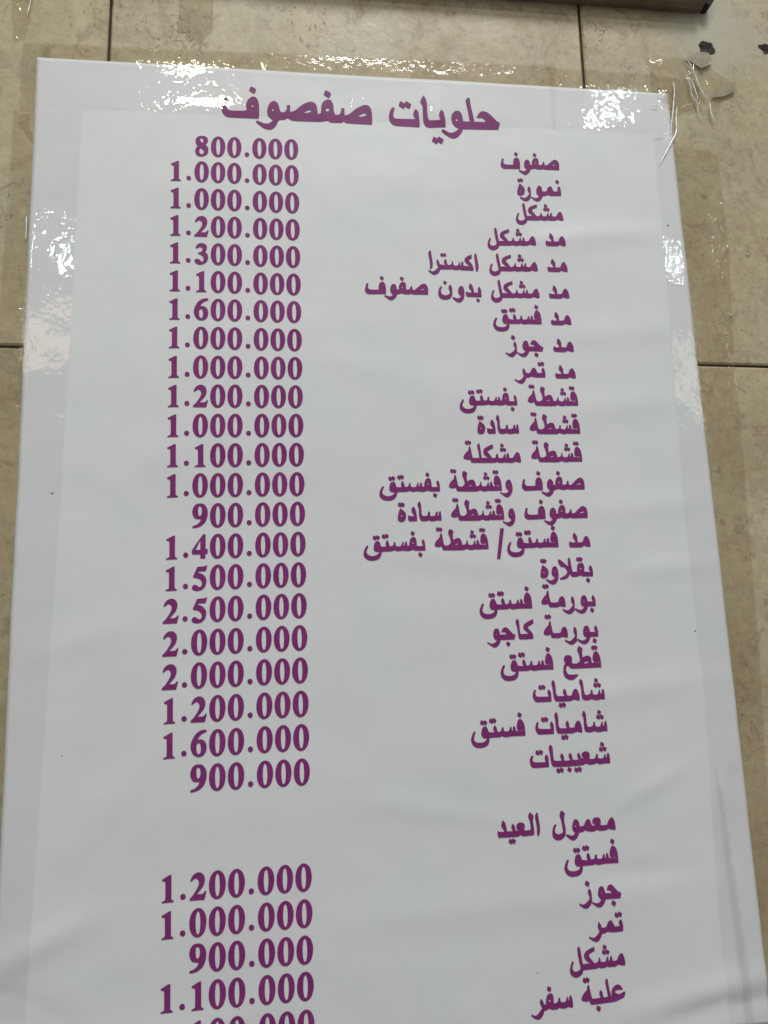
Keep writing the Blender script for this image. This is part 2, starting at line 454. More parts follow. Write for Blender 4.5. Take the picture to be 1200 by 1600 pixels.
# ------------------------------------------------------------------ lettering: outlines in millimetres
# each glyph group: outlines | holes | dots (x, z, size); x runs back from the right edge, z up from the baseline
GLYPHS = {
    'titlea': (
        '0,11.2 -2.5,2.5 -42.9,1.3 -43.9,-1.4 -46.5,-5.4 -49.7,-8.9 -54,-10.7 -58.2,-10 -62.3,-7.6 -66.4,-4.3 -67.8,-2.3 -66.2,-0.6 -63.2,-2 -59.1,-3.9 -54.9,-3.7 -50.5,-1.1 -47.3,2 -50.9,3.1 -54.3,7.3 -55.6,13.2 -54.9,17.8 -52.3,21.9 -48.6,23.7 -45.4,22.7 -43.4,19.1 -42.6,14.5 -42.3,11 -40.2,10.7 -34.7,11 -35.9,22.2 -38,36.8 -36.4,39.5 -34.2,41.3 -33.2,39 -32.4,30.4 -30.3,17.2 -29.4,11 -15.7,11.4 -18,14.6 -20.3,16.2 -25.8,16.2 -26.4,17.2 -24.3,20.9 -21.7,23.7 -18.6,24.7 -14.4,23.7 -10.3,20.4 -5.7,15.3 -3.3,12.8|-62.8,2 -82.9,1.1 -85.8,3.6 -87.2,7.4 -87.5,15.3 -87.5,27.2 -89.7,32.1 -88.3,36.4 -85.9,40.8 -83.9,37.3 -82.5,31.4 -82.5,22.2 -82.1,13 -80.7,9.8 -71.1,10 -67.8,11.1 -69.6,15.7 -68.5,20.3 -66.5,23.6 -64.2,20.6 -63,14.1 -62.5,7.5|-91.9,1 -118.7,0.9 -122.7,2.8 -125.3,7.3 -125.5,13.8 -124.1,19.1 -121.4,23.6 -118.8,22.4 -120.1,18 -120.8,14.1 -120.1,10.8 -117.7,9.6 -97.5,10.4 -95.9,10.9 -98.4,16 -97,20.7 -95.1,23.3 -92.6,19.6 -92,13.1 -91.7,5.9',
        '-48.1,12.3 -48.7,11.1 -49.8,10.7 -50.7,11.5 -50.6,12.7 -49.7,13.6 -48.6,13.4',
        '-110.3,27.1,5.03 -104.1,27.5,5.04 -75,-14.3,4.81 -69.6,-14,4.81'),
    'titleb': (
        '-122.4,0.4 -154.6,0.2 -159,2.8 -161.5,7.6 -161.5,14.2 -159.7,20.1 -157.2,23.2 -155.3,21.7 -156.6,17 -156.6,12 -155.3,9.6 -151.7,8.1 -138.5,8.6 -134.9,9.9 -136,15.7 -134.1,21.6 -130.3,25.7 -126.7,26.3 -123.7,23.1 -122.3,17.3 -122.1,9|-0.3,0 -28.4,0.1 -31.1,2 -33.7,0.3 -36,0 -45.8,0 -48.7,1.8 -52.5,1 -57.1,0.2 -86.2,-0.1 -89.9,1.7 -92.1,2.7 -95.1,0.6 -100.3,0 -102.4,-2.3 -104.1,-6.6 -107.8,-10.9 -112.2,-12.1 -117.4,-10.6 -122.5,-6.8 -125.8,-3.6 -124.4,-1.9 -121,-3.4 -115.9,-5.1 -111.4,-4.5 -107,-0.1 -109.9,1.1 -112.8,4.6 -113.5,11.2 -111.9,17.1 -108.9,21.5 -106,22.5 -102.7,20.5 -100.8,15.3 -99.9,11.1 -98.7,9 -95,9.8 -92.7,13.2 -92.6,17.4 -90.8,18.4 -88.9,18 -89.2,10.1 -83.8,12.1 -76.2,19.2 -70.1,23 -64.8,23.8 -61.1,21 -59.7,15.1 -59.3,9 -56.1,10.3 -55.5,15.4 -54.8,21.3 -52.3,25.7 -48.1,28 -44.1,26.7 -42.2,21.2 -41.7,13.7 -40.3,9.2 -35.7,10.3 -33.8,15 -33.7,17.8 -30.2,18.6 -30.1,9.3 -25.1,11.3 -17.2,18.5 -10.2,22.8 -5.6,23.7 -1.9,21.1 -0.2,15.2 0,7.6',
        '-127.8,15 -128.2,13.9 -129.2,13.6 -130,14.3 -130,15.5 -129.2,16.2 -128.2,16|-106.4,11.6 -106.8,10.5 -107.8,10.2 -108.6,10.9 -108.6,12 -107.8,12.8 -106.8,12.6|-75.1,10.1 -71.8,12.3 -68,13.8 -65.8,13.5 -67.3,11.3 -71.1,10|-46.8,15.2 -47.6,13.5 -49.2,13 -50.5,14.1 -50.5,16 -49.1,17.2 -47.5,16.9|-16,9.2 -12.1,12 -7.9,13.6 -5.5,12.7 -7.1,10.6 -12.2,8.9',
        '-128.8,34.5,4.74 -48.3,34.8,5.17'),
    'safouf': (
        '-45.2,0 -63.1,-0.5 -65.4,0.4 -67,2.4 -67.3,5 -66.3,8.7 -65.7,11 -64.6,11.8 -63.4,11.3 -63.8,9 -64.1,7.3 -63.4,5.6 -61.7,4.6 -54.3,4.5 -52.8,5 -52.8,7.8 -52.1,11.1 -50.6,12.9 -48.5,13.5 -46.6,12.5 -45.4,9.3 -45.1,5|-0.2,0.3 -17,0.2 -18.7,1 -20.5,0.2 -22.2,0.1 -26,0.3 -28.3,1 -32.1,0.1 -33.5,-0.5 -34.2,-2.5 -36.3,-5.1 -38.8,-6.8 -40.8,-6.7 -43.5,-5.3 -46,-3.3 -47.3,-2 -46.2,-1.1 -43.9,-2.2 -41.6,-2.7 -39.5,-2.1 -37.7,-0.1 -39.6,1.2 -40.6,4.2 -40.3,7.6 -38.9,10.4 -36.7,11.5 -34.8,10.5 -33.7,7.8 -33.5,5.1 -31.4,5.3 -31.4,8.1 -30.4,11.4 -28.7,13.5 -26.8,14 -24.6,13.3 -23.6,10.6 -23.7,7 -23.2,5.3 -21.4,5.4 -19.4,6.9 -18.7,9.4 -17.1,9.3 -16.7,5.8 -16.1,5.2 -14.2,5.5 -10.5,8.8 -7.5,11.4 -5,12.7 -2.6,12.2 -0.7,9.9 0,6.2',
        '-48.9,8 -49,7.7 -49.4,7.7 -49.7,7.9 -49.6,8.2 -49.3,8.4 -49,8.4|-36.5,6 -36.8,5.6 -37.3,5.5 -37.7,5.8 -37.7,6.3 -37.2,6.6 -36.7,6.5|-26.7,8 -27,7.3 -27.8,7.2 -28.4,7.7 -28.3,8.4 -27.7,8.9 -26.9,8.7|-9,5.6 -6.5,6.7 -3.7,7.2 -3.4,6.4 -5.6,5.5 -8,5.2',
        '-49,17.7,2.8 -27.7,17.6,2.82'),
    'namoura': (
        '-47.2,12.7 -45.1,11.7 -42.6,8.9 -41.4,5.7 -42,1.8 -43.8,-0.6 -46.9,-1.5 -49.6,-0.5 -50.3,2.1 -49.8,5.6 -48.6,9.2|-38.2,5.5 -38,8.1 -36.6,10.4 -35.2,8.5 -34.7,4.7 -34.8,-0.2 -35.3,-3.8 -37.8,-6.8 -40.7,-8 -43.7,-7.3 -46.6,-5.2 -47.8,-3.6 -46.7,-2.7 -44.3,-3.8 -41.9,-4 -39.4,-2.4 -37.2,0.4 -36.7,2|-0.2,-0.1 -11.6,-0.5 -15.6,0.5 -17.8,-0.6 -20.9,-0.9 -21.7,-2.2 -23.4,-5.2 -26,-7.4 -28.4,-7.8 -30.8,-6.8 -33.4,-4.6 -35,-2.8 -33.9,-2.2 -31.5,-3.6 -29.1,-3.8 -26.9,-2.8 -25.5,-0.8 -27.2,0.4 -28.3,3.3 -27.9,7.2 -26.5,10 -24.4,11.1 -22.5,10.2 -21.8,7.5 -21.4,4.4 -17.4,4.6 -16,6.7 -14.3,9.7 -12.1,10.9 -10.4,9.9 -9.5,7 -8.5,4.9 -3.5,5 -3.9,8.2 -3.1,10.5 -2.1,11.4 -0.7,9.7 -0.1,5.8 0,2.5',
        '-47,5.9 -45.3,4.9 -46.3,3.9 -47.2,4.5|-24.4,5.4 -24.5,5.1 -24.8,5 -25.1,5.2 -25.1,5.6 -24.8,5.8 -24.5,5.7',
        '-47.3,16.7,2.64 -44.6,17,2.64 -3.6,16.4,2.8'),
    'mshakal': (
        '-0.2,0.1 -3.4,0 -6.7,1 -10,-0.3 -16.3,-0.3 -17.8,0.3 -20.1,-0.5 -23.9,-0.6 -26,0.1 -28.9,-0.6 -40.8,-0.8 -41.6,-1.1 -42.1,-3.1 -44.2,-5.1 -47.1,-6.4 -50.2,-6.3 -52.9,-4.4 -54.3,-1.3 -53.9,2.3 -52.3,6.5 -51.1,7.8 -50,6.9 -50.9,4.2 -51.6,2.1 -51.3,0.1 -49.8,-1.4 -47,-1.2 -44.7,0.1 -44,2 -44.6,5.3 -45.6,12.6 -45.9,17.3 -45.7,19.2 -44.2,19.7 -43.2,18.4 -42.5,12.3 -41.7,6.7 -41.4,4.4 -34.4,4.6 -38.2,7.5 -39.7,9.9 -39.6,12.6 -38.5,14.5 -35.6,16.4 -29.4,18.7 -29.1,15 -34,13 -35.2,11.4 -34.3,9.4 -32,6.7 -30.6,4.6 -28.4,4.5 -26.4,6 -25.6,8.7 -24.4,8.6 -24,5.5 -22.2,4.6 -19.6,4.8 -18.5,6.9 -17.5,8.8 -16.6,9 -16.3,5.4 -15,5.5 -14.8,7.7 -13.7,9.6 -12.9,8.4 -12.5,5.1 -9.6,4.6 -7.5,6 -5.7,9.2 -3.3,10.8 -1.8,9.7 -0.6,6 0,2',
        '',
        '-19.3,17.3,2.63 -20.3,12.9,2.69 -16.9,12.9,2.69'),
    'mad': (
        '0,0.1 -2.9,0 -5.3,0.6 -6.8,1.3 -9.5,-0.3 -21.1,-0.2 -22,0.6 -22.7,2.6 -22.4,4.9 -21.4,5.9 -20.5,5.2 -19.7,4.8 -15.6,4.8 -16.4,7.1 -18.2,10 -17.8,12.8 -17.2,14.6 -16,14.4 -14.6,12.4 -13.5,10 -13.5,7.4 -13.2,4.7 -9,5 -7.9,5.6 -7,8.2 -5.5,10.4 -4.1,11.1 -2.7,10.8 -1.5,8.8 -0.4,5.8 -0.1,2.5',
        '',
        ''),
    'extra': (
        '-2.4,19.3 -1.6,17.6 -0.8,11.5 0,4.7 -0.4,0.4 -1.6,-2.1 -3.1,-1.9 -3.4,1.5 -3.6,8.3 -4.1,15.1 -3.7,17.6|-52.4,20.7 -51.6,19.2 -50.8,11.9 -50.2,6.4 -50.7,1.4 -52,-1 -53.4,-1 -53.2,3.2 -53.5,9.3 -54.5,16.1 -54,18.8|-5.8,-1.2 -19.1,-1.1 -20.5,-0.2 -22.6,-0.9 -27.9,-1 -29.9,-0.1 -31.6,-0.7 -42.4,-0.9 -42.8,-2.6 -45,-5.7 -48.2,-7.3 -50.8,-7.1 -53.6,-5 -55.7,-2.8 -54.3,-2 -51.8,-3.5 -49.2,-3.1 -46.5,-0.9 -44.6,1.6 -45.9,5.9 -45.7,9.6 -44.8,10.5 -43.7,8.7 -42.4,4.7 -37.5,4.3 -36.9,5.2 -37.9,7.3 -37.5,9.5 -36.3,11.4 -35.2,9.9 -34.3,5.3 -33.4,4.4 -31.1,4.7 -29.5,6.3 -29.1,8.8 -27.9,8.9 -27.7,5.4 -26.4,3.9 -23.5,3.9 -22.1,5.6 -21.7,8.1 -20.6,8.5 -20,4.4 -19.1,4.1 -19.1,7.2 -18,9.4 -16.9,8.5 -16.5,3.9 -9.8,3.8 -11.7,5.6 -14.5,8.6 -15.1,11 -14.2,13.2 -11.2,15.5 -6.9,17.5 -6.9,13.1 -10.2,11.2 -9.7,9.3 -7,5.7 -5.7,1.4',
        '',
        '-39.6,15.6,2.51 -36.8,15.8,2.51'),
    'bidoun': (
        '-43.7,10.7 -42.4,9.8 -43.8,6.9 -44,3.7 -43.1,1.5 -40,0.1 -36.9,0.7 -34.6,2.5 -34.6,5 -35.8,8.8 -35,11.2 -33.9,12.7 -32.4,11 -31.8,6.7 -32,1.2 -33.4,-2.1 -36.6,-4.3 -40.3,-4.8 -44.1,-3.9 -46.6,-1.3 -47.2,2 -46.5,6.3 -45.3,8.8|-21.8,11.3 -19.9,10.5 -18.7,7 -18.7,1.5 -19.6,-2.9 -21.6,-5.9 -24.5,-7.6 -27.4,-6.9 -30.4,-4.5 -32.1,-2.6 -31.1,-1.5 -28.7,-2.5 -26.4,-3 -24,-2.2 -22.3,-0.6 -24.3,1.4 -25.5,4.1 -25.1,7.4 -23.9,10|-0.2,-0.9 -15.5,-0.9 -16.8,0.5 -17.2,2.6 -16.9,5.3 -15.7,4.9 -15,4.2 -10.8,4.1 -11,6.1 -13.3,9.3 -13,12.6 -11.8,14.8 -10.3,13.5 -8.9,10.5 -8.3,7.2 -8,4.2 -3.2,4.1 -3.8,7.3 -3.1,10.1 -2.2,11.1 -1,9.6 -0.1,6.3 0,2.5',
        '-21.6,5.4 -21.9,4.9 -22.3,4.8 -22.6,5.1 -22.6,5.6 -22.3,5.9 -21.8,5.8',
        '-39.2,14.6,2.61 -4.2,-4.7,2.63'),
    'fostok': (
        '0,0.3 -12.7,0.5 -14.8,0.4 -19.2,0 -21.5,0.2 -22.9,1.1 -25.1,0.3 -35.9,0.2 -35.9,-2.3 -37.3,-5.9 -40.4,-8 -45.4,-8.7 -49.7,-8 -52.6,-5.3 -53.9,-1.5 -53.2,2.1 -51.5,5.6 -50.2,6.9 -48.9,6 -50.2,2.9 -50.9,-0.2 -50.1,-2.3 -47.9,-3.6 -43.5,-3.9 -40.2,-2.8 -38.5,-0.8 -38.5,0 -40.9,0 -42.8,1.6 -43.5,4.5 -42.5,8.7 -40.9,10.7 -39.1,11 -37.4,9.6 -36.6,7.2 -35.9,5.5 -31.1,5 -30.5,5.5 -31.4,7.9 -30.9,10.5 -29.7,11.6 -28.4,9.8 -27.6,6.6 -27,5.2 -25.2,5.4 -23.6,6.6 -23.1,9.2 -21.1,9.3 -21,6.4 -19.9,5.3 -16.4,5.5 -15.3,7.6 -14.6,9.4 -13.4,9.3 -13.1,5.8 -12.2,5.8 -11.8,9.2 -10.7,10.2 -9.6,8.5 -9.3,5.8 -7.6,5 -6.7,5.4 -8,7.3 -8,10.5 -7.1,13.6 -5.7,15.9 -3.9,16.2 -1.7,14.1 -0.3,10 0,5.2',
        '-6.7,5.2 -4.6,5.5 -2.4,6.3 -2.8,5.5 -5.2,4.8',
        '-4.6,20,2.95 -42.1,14.4,2.79 -39.2,14.4,2.79 -33.1,15.7,2.92 -30.2,15.9,2.92'),
    'joz': (
        '-33.1,6.8 -32.6,9.4 -31.7,10.9 -30.3,9.2 -29.6,6.6 -29.6,2.8 -29.8,-1.4 -31.3,-3.9 -34.2,-6.5 -37.1,-6.5 -39.8,-4.9 -42.5,-2.6 -41.9,-1.4 -39.7,-2.7 -37.3,-2.7 -34.8,-1.1 -32.5,1.1 -31.8,3 -32.2,4.9|0,4.8 -1.5,-0.1 -16.1,0.1 -16.9,-2 -18.7,-4.7 -21,-6.4 -24.1,-6.4 -26.9,-4.7 -29.6,-2.4 -29.7,-0.7 -27.5,-2.1 -24.4,-2.8 -22.2,-1.8 -20.4,0.2 -22.1,1.7 -23.3,4.7 -22.8,8 -21.6,10.7 -19.4,11.9 -17.6,11.1 -16.5,8.4 -15.9,5.5 -9,5.1 -10.8,6.8 -12.3,7.6 -14.1,7.8 -14,9.2 -12.5,11.7 -10.2,12.6 -8.2,11.8 -5.8,9 -3.3,6.3 -1.3,5.1',
        '-19.1,6 -19.4,5.6 -19.9,5.6 -20.3,5.9 -20.2,6.3 -19.8,6.6 -19.3,6.4',
        '-33,15,3.16 -8.5,-4,3.07'),
    'tamr': (
        '-0.3,0.6 -11.7,0.7 -15.6,1.5 -18.1,0.4 -21.2,0.1 -22,-2.2 -24.3,-5.3 -26.3,-6.5 -29.1,-6 -32.1,-4.2 -34.5,-2.2 -33.4,-1.3 -30.9,-2.6 -28.6,-2.6 -25.8,-0.5 -23.4,2.6 -24.7,5.5 -24.6,8.7 -23.7,11 -22.8,10 -21.6,7.6 -21,5.4 -17.1,5.6 -15.8,7.6 -14,10.5 -12,11.5 -10.6,10.4 -9.2,7.7 -8.4,5.5 -3.3,5.6 -3.2,6.3 -4,8 -3.4,10.3 -2.2,11.5 -0.8,9.9 -0.1,6.3 0,3.5',
        '',
        '-5.6,15.4,2.9 -2.5,15.8,2.91'),
    'kashta': (
        '0,0 -12,-0.1 -14.2,0.2 -16.2,-0.4 -20.3,-0.2 -22.4,0.8 -25.8,-0.4 -45.9,-0.1 -47.2,1.4 -47.7,3.5 -48.5,3.8 -50.1,3.1 -53.4,3.5 -55,5 -54.2,7.7 -51.9,10.6 -49.6,13 -49,15.7 -47.8,17.5 -46.9,15.6 -46.2,10.8 -45.4,5.9 -44.1,4.8 -41.3,4.8 -38.5,7.4 -39,12.2 -40.6,16.9 -40,19.8 -38.6,21.3 -35,18.9 -35.9,15.4 -35.8,10.5 -35,10.3 -32.8,11.6 -30,11.8 -28.2,10.4 -27.1,7.1 -26.6,4.9 -24.4,5.2 -22.6,6.8 -22.5,9.1 -21,9.2 -20.9,6.4 -20,4.8 -16.7,4.7 -15.2,6.6 -14.3,8.9 -13.2,8.9 -13.1,5.2 -12.3,5.4 -11.8,8.7 -10.6,10 -9.6,7.8 -9.1,4.9 -2.9,4.6 -2.6,5.9 -6.5,5.6 -7.8,7 -8,10 -7.5,13.2 -6.2,15.4 -4.5,16 -2.3,14.5 -0.6,10.3 -0.1,5.4',
        '-50.5,8.2 -49,8.7 -48.5,8.2 -49.6,7.6|-34.8,5.1 -32.8,6.3 -30.3,6.4 -30.4,5.7 -32.6,5.1|-4.4,10.5 -4.6,10.2 -4.9,10.2 -5.1,10.4 -5.1,10.7 -4.8,10.9 -4.5,10.8',
        '-51,20.9,2.62 -48.3,20.8,2.62 -16.1,17.5,2.48 -17,13.4,2.48 -14,13.3,2.48 -6.9,19.5,2.54 -4.3,19.4,2.55'),
    'bifostok': (
        '0,0.1 -9.8,0.1 -13,1 -16.3,0 -20.8,0.1 -22.7,0.6 -26,0.1 -29.5,0.3 -31,1.1 -33.6,0.2 -43.9,-0.2 -44.3,-3 -46.7,-6.8 -50.6,-8.5 -56.3,-8.4 -60,-6.4 -61.9,-3.2 -61.4,1.2 -59.3,5.3 -58,6.3 -56.9,5.5 -58.5,1.8 -58.9,-0.8 -57.1,-3 -53.6,-4.2 -49.8,-3.5 -47.1,-1.7 -46.5,-0.3 -49.6,0 -51.5,1.9 -51.5,6.1 -50.3,9.2 -48,10.6 -45.8,9.5 -44.9,6.6 -44,4.9 -39.2,5 -39.8,7.7 -39,10.6 -38,11.4 -36.8,9.3 -36.1,6 -34.8,4.9 -32.5,6 -31.4,9.1 -30,9.3 -29.7,5.9 -28.3,4.8 -25.1,5 -23.6,7.4 -23,9.2 -21.7,9.1 -21.9,5.7 -20.7,6 -20.3,8.9 -19.2,9.8 -18.4,7.9 -18,5 -16.4,5.4 -15.9,8.5 -14.8,12 -12.5,13.8 -9.9,13.2 -8.8,10.3 -8.6,5.8 -8,4.6 -3.5,4.7 -2.5,5.6 -3.6,8.9 -2.9,10.9 -2,11.4 -0.7,9.4 -0.2,5.6',
        '-11.4,7.9 -11.8,7.2 -12.5,7.1 -13.1,7.5 -13,8.3 -12.4,8.7 -11.7,8.5',
        '-12.3,17.4,2.72 -50.4,13.7,2.75 -47.4,14,2.75 -41.4,14.9,2.76 -38.5,15.3,2.76 -5.5,-3.9,2.78'),
    'sada': (
        '-41.4,13.4 -39.3,11.7 -36.7,9.2 -35.9,6.2 -36.5,2.4 -38.5,0 -41.2,-0.4 -43.6,0.7 -44.3,3.7 -43.6,8 -42.6,11.2|-24.9,0.1 -32.5,0.1 -33.8,2.1 -33.9,5.6 -33.1,6.2 -32,5.3 -28.2,5.2 -27.9,6.1 -30.2,10.2 -29.8,13.2 -28.5,15.2 -26.8,13.4 -25.6,9.9 -25.1,5.5|-0.1,0.2 -4.8,0.5 -7,-0.1 -11.3,-0.1 -13.2,0.9 -15.1,0 -20,0.1 -21.8,2.2 -22.8,6 -22.7,12.5 -23.9,16.4 -23,19.1 -21.9,20.4 -20.6,17.9 -20.1,13.6 -20.2,8.7 -19.5,5.4 -16.5,5.1 -14.3,5.9 -13.4,9.4 -11.5,9.5 -11.5,5.8 -10.6,5 -6.7,5.2 -5.8,7.9 -5,9.5 -3.5,9.4 -3.7,5.4 -2.9,5.4 -2.4,8.9 -0.7,10.3 -0.3,7.3 0,2.9',
        '-41.2,6.9 -39.2,5.7 -40.2,4.9 -41.4,5.5',
        '-41.7,16.9,2.81 -39,16.9,2.82'),
    'mshakala': (
        '-0.2,-0.3 -2.6,-0.4 -6.2,0.5 -8.9,-0.7 -15.7,-0.6 -17.6,-0.2 -19.6,-0.7 -23.6,-0.5 -25.5,0.3 -27.5,-0.5 -52,-0.3 -53,1.1 -53.3,2.9 -54.6,2.8 -57.7,2.9 -60.7,4.5 -60,7.3 -57.3,10.7 -55.2,12.7 -54.5,15.8 -53.4,17.2 -52.6,15.2 -51.9,10.7 -51.1,5.6 -50,4.6 -43.9,4.7 -44.6,11.7 -45.5,17.4 -45,19.1 -43.5,20.1 -42.9,18.8 -42.2,13.4 -41.7,8.3 -41.3,4.6 -34.3,4.9 -37.8,7.2 -39.4,10.3 -39.1,13.1 -37.3,15.1 -33.2,17.3 -28.9,19 -28.7,15 -32.4,13.1 -34.8,11.7 -34.2,10 -32.1,7.4 -30.3,4.6 -27.8,4.6 -26.3,6 -25.8,8.8 -23.9,8.8 -23.7,5.7 -22.7,4.4 -19.3,4.5 -18.3,6.5 -17.4,8.5 -16.1,8.6 -16,4.8 -15.3,4.8 -15,8.2 -13.6,9.9 -12.5,8.1 -12.2,4.7 -8.8,4.5 -7.3,6.4 -5.3,9.5 -3.3,10.6 -1.6,9.5 -0.5,5.8 0,2.4',
        '-55.9,7.3 -54.3,8.3 -54,7.9 -55.2,7',
        '-56.4,20.7,2.7 -53.7,20.8,2.7 -19.3,17.6,2.56 -19.9,13,2.56 -16.9,13.1,2.56'),
    'waw': (
        '-3.4,11.5 -2.1,11 -0.9,8.5 -0.2,5.5 0,1.6 -0.7,-1.7 -2.4,-4.7 -4.6,-6.5 -6.9,-6.9 -8.9,-5.9 -11.4,-3.9 -13.7,-2.2 -12.8,-1.2 -10.7,-2.4 -8.4,-2.8 -6,-2 -4.1,0 -5.7,1.2 -7,3.3 -7.1,6.3 -6.6,8.9 -5.3,10.7',
        '-3.2,5.6 -3.5,5.2 -4,5.1 -4.4,5.4 -4.4,5.9 -3.9,6.2 -3.4,6.1',
        ''),
    'baklawa': (
        '-52.6,13.6 -50.4,11.9 -47.8,9.4 -46.9,6.4 -47.6,2.9 -49.3,0.8 -52.4,-0.1 -54.9,1 -55.5,3.4 -55,6.9 -53.9,10.9|-40.1,12.1 -38.3,11.1 -37,8.1 -36.7,3.7 -37.1,-0.6 -39,-4.3 -41.7,-6.3 -45.1,-6 -47.7,-4.1 -50.6,-1.3 -49.4,-0.8 -46.4,-2.2 -43.6,-2 -41,0.1 -40.3,0.7 -42.5,1.7 -43.7,4.5 -43.4,8.2 -42.1,10.9|-24.1,20.5 -23.1,19.4 -22.7,14.2 -22,8.2 -21.4,5.8 -17.1,5.6 -16.6,8.1 -16.2,11.9 -14.4,14 -12.1,14.8 -9.9,13.9 -8.8,11.1 -9.1,6.3 -8.3,5.4 -3.5,5.3 -2.9,6.1 -4,8.3 -3.3,11.3 -2.4,12.3 -0.8,10.4 0,6.6 -0.1,0.6 -10.7,0.9 -14,1.8 -16.9,0.8 -22.3,0.7 -23.8,2.8 -24.3,3.7 -25.3,2.3 -27.8,-0.6 -31.2,-1.6 -35.5,-1.8 -35.5,-0.4 -32.7,0.9 -29.8,2.5 -27.3,5.1 -27.7,7.8 -30.5,10.9 -32.3,10.6 -34.9,13.2 -35.9,16.2 -35.9,18.6 -34.7,18.8 -31.5,16.6 -28.4,13.6 -25.7,11.3 -25.7,14.8 -25.7,18.7',
        '-52.2,7.2 -50.4,6 -51.4,5.2 -52.4,5.8|-40,6.4 -40.3,6 -40.7,5.9 -41.1,6.2 -41.1,6.7 -40.7,7 -40.2,6.8|-11.8,8.8 -12.2,8.1 -13,7.9 -13.6,8.4 -13.6,9.2 -12.9,9.7 -12.1,9.5',
        '-52.8,17.4,2.8 -50.2,17.4,2.8 -14.8,18.1,2.84 -12.1,18.3,2.84 -5.8,-3.1,2.95'),
    'bourma': (
        '-0.1,0.3 -8.4,0.4 -9.1,-1.8 -11,-4.6 -13.7,-6.5 -16.8,-6.3 -20,-4.5 -22.3,-2.3 -21.6,-0.8 -18.7,-2.5 -15.9,-2.8 -13.6,-1.6 -12.3,-0.1 -14.5,1.1 -15.7,3.8 -15.5,7.5 -14.4,10.3 -12.2,11.7 -10.3,11.1 -9.1,8.5 -8.5,5.3 -3.5,5.1 -3,5.7 -3.9,8.4 -3.3,10.7 -2.4,11.7 -1.1,10.1 -0.1,6.9 0,3.2|-24.6,11.1 -23.3,9.9 -22.3,7.2 -22.3,2.9 -22.6,-1.3 -22,-1.8 -22.9,-3.4 -26.2,-6.1 -29,-6.6 -31.7,-5.4 -34.9,-2.9 -35.3,-1.8 -34.5,-1.3 -31.5,-2.8 -29,-2.6 -25.7,0.2 -24.1,2.5 -25.6,5.7 -25.5,9.4|-31.8,0.7 -34.6,0.8 -37.9,1.5 -40.1,0.5 -48.4,0.7 -49.3,2.6 -49.7,4.4 -51,3.7 -54.8,3.7 -56.8,5.3 -56.2,7.9 -53.7,11.2 -51.4,13.5 -50.6,16.1 -49.5,17.9 -48.7,16 -48.2,11.8 -47.2,6.5 -46.1,5.5 -40.3,5.4 -39,6.5 -37.8,9.6 -35.4,11.3 -33.8,11 -32.3,8.1 -31.8,4.3',
        '-11.7,5.8 -12,5.3 -12.6,5.2 -13,5.6 -13,6.2 -12.5,6.5 -11.9,6.3|-52.3,8.5 -50.6,9.2 -50.2,8.8 -51.2,8.1',
        '-4.3,-3.5,2.91 -52.8,21.6,2.77 -50,21.7,2.77'),
    'kaju': (
        '-19.1,5.4 -20.4,0.7 -34.4,0.7 -35,-1.1 -36.9,-4.3 -39.7,-6.2 -42.4,-6 -45.2,-4 -48.4,-1.6 -47.6,-0.7 -45,-2.2 -42.6,-2.5 -40.1,-1.4 -38.3,0.4 -40.4,1.9 -41.7,4.7 -41.4,8.5 -40.3,11.3 -38.1,12.1 -36.4,11.6 -35.3,9 -34.8,5.9 -27.7,6 -29,7.6 -30.7,8.3 -33.2,8.2 -33.2,9.4 -31.4,12.1 -28.9,13 -27,12.2 -24.3,9.3 -21.7,6.4|-1.2,0.7 -14.5,0.5 -15.9,2.1 -16.4,4.7 -16.8,10.4 -17.5,14.7 -18.3,16.6 -17.9,19 -16.5,21.1 -15.2,19.4 -14.7,16 -14.5,11.3 -14.2,7 -13.4,5.7 -5.5,5.7 -8.1,8.2 -10.4,10.7 -10.6,13.3 -9.5,15.4 -6.4,17.4 -0.5,20 0,15.7 -4.7,13.3 -6.3,12.2 -5,10 -2.7,7.5 -1.2,4.2',
        '-37.7,6.5 -37.9,6 -38.4,5.9 -38.8,6.3 -38.8,6.8 -38.4,7 -37.9,6.9',
        '-27.1,-3.4,2.79'),
    'kitaa': (
        '0,0.4 -30.5,0.3 -32.2,1.1 -33.8,2.9 -34.7,3.5 -36,2.6 -36.7,0.1 -36.4,-2.4 -34.8,-4.8 -31.8,-5.4 -27.8,-5.3 -25.4,-5.3 -24.7,-6.4 -26.7,-8.2 -29.5,-10.2 -32.2,-10.5 -35.3,-9.9 -38.2,-7.7 -39.5,-4.8 -39.5,-0.6 -38.6,3.5 -36.6,7.2 -38.3,7.6 -38.1,10.6 -36.8,12.8 -34.3,13.7 -31.6,13.2 -29.8,11.1 -29.8,8.1 -30.4,6.1 -29.4,5.4 -25.2,5.2 -22.4,7 -21.7,7.8 -21.9,12.4 -23,15.8 -23.7,17.9 -23.1,20.4 -21.8,22.3 -18,19.6 -18.8,15.6 -18.9,11 -17.1,11.6 -13.9,12.4 -11.3,11.6 -9.9,9.4 -9.8,6.1 -9.2,5.3 -2.1,5 -2.2,6.4 -3.8,5.5 -6.9,5.9 -8.1,7.7 -8.4,10.6 -7.3,14.3 -5.6,16.2 -3.6,16.1 -1.7,13.7 -0.5,10.3 -0.2,6.1',
        '-18.1,5.1 -16.2,6.5 -13,6.9 -13.1,5.8 -15.5,4.8',
        '-7.1,19.8,2.77 -4.5,19.9,2.77'),
    'shamiyat': (
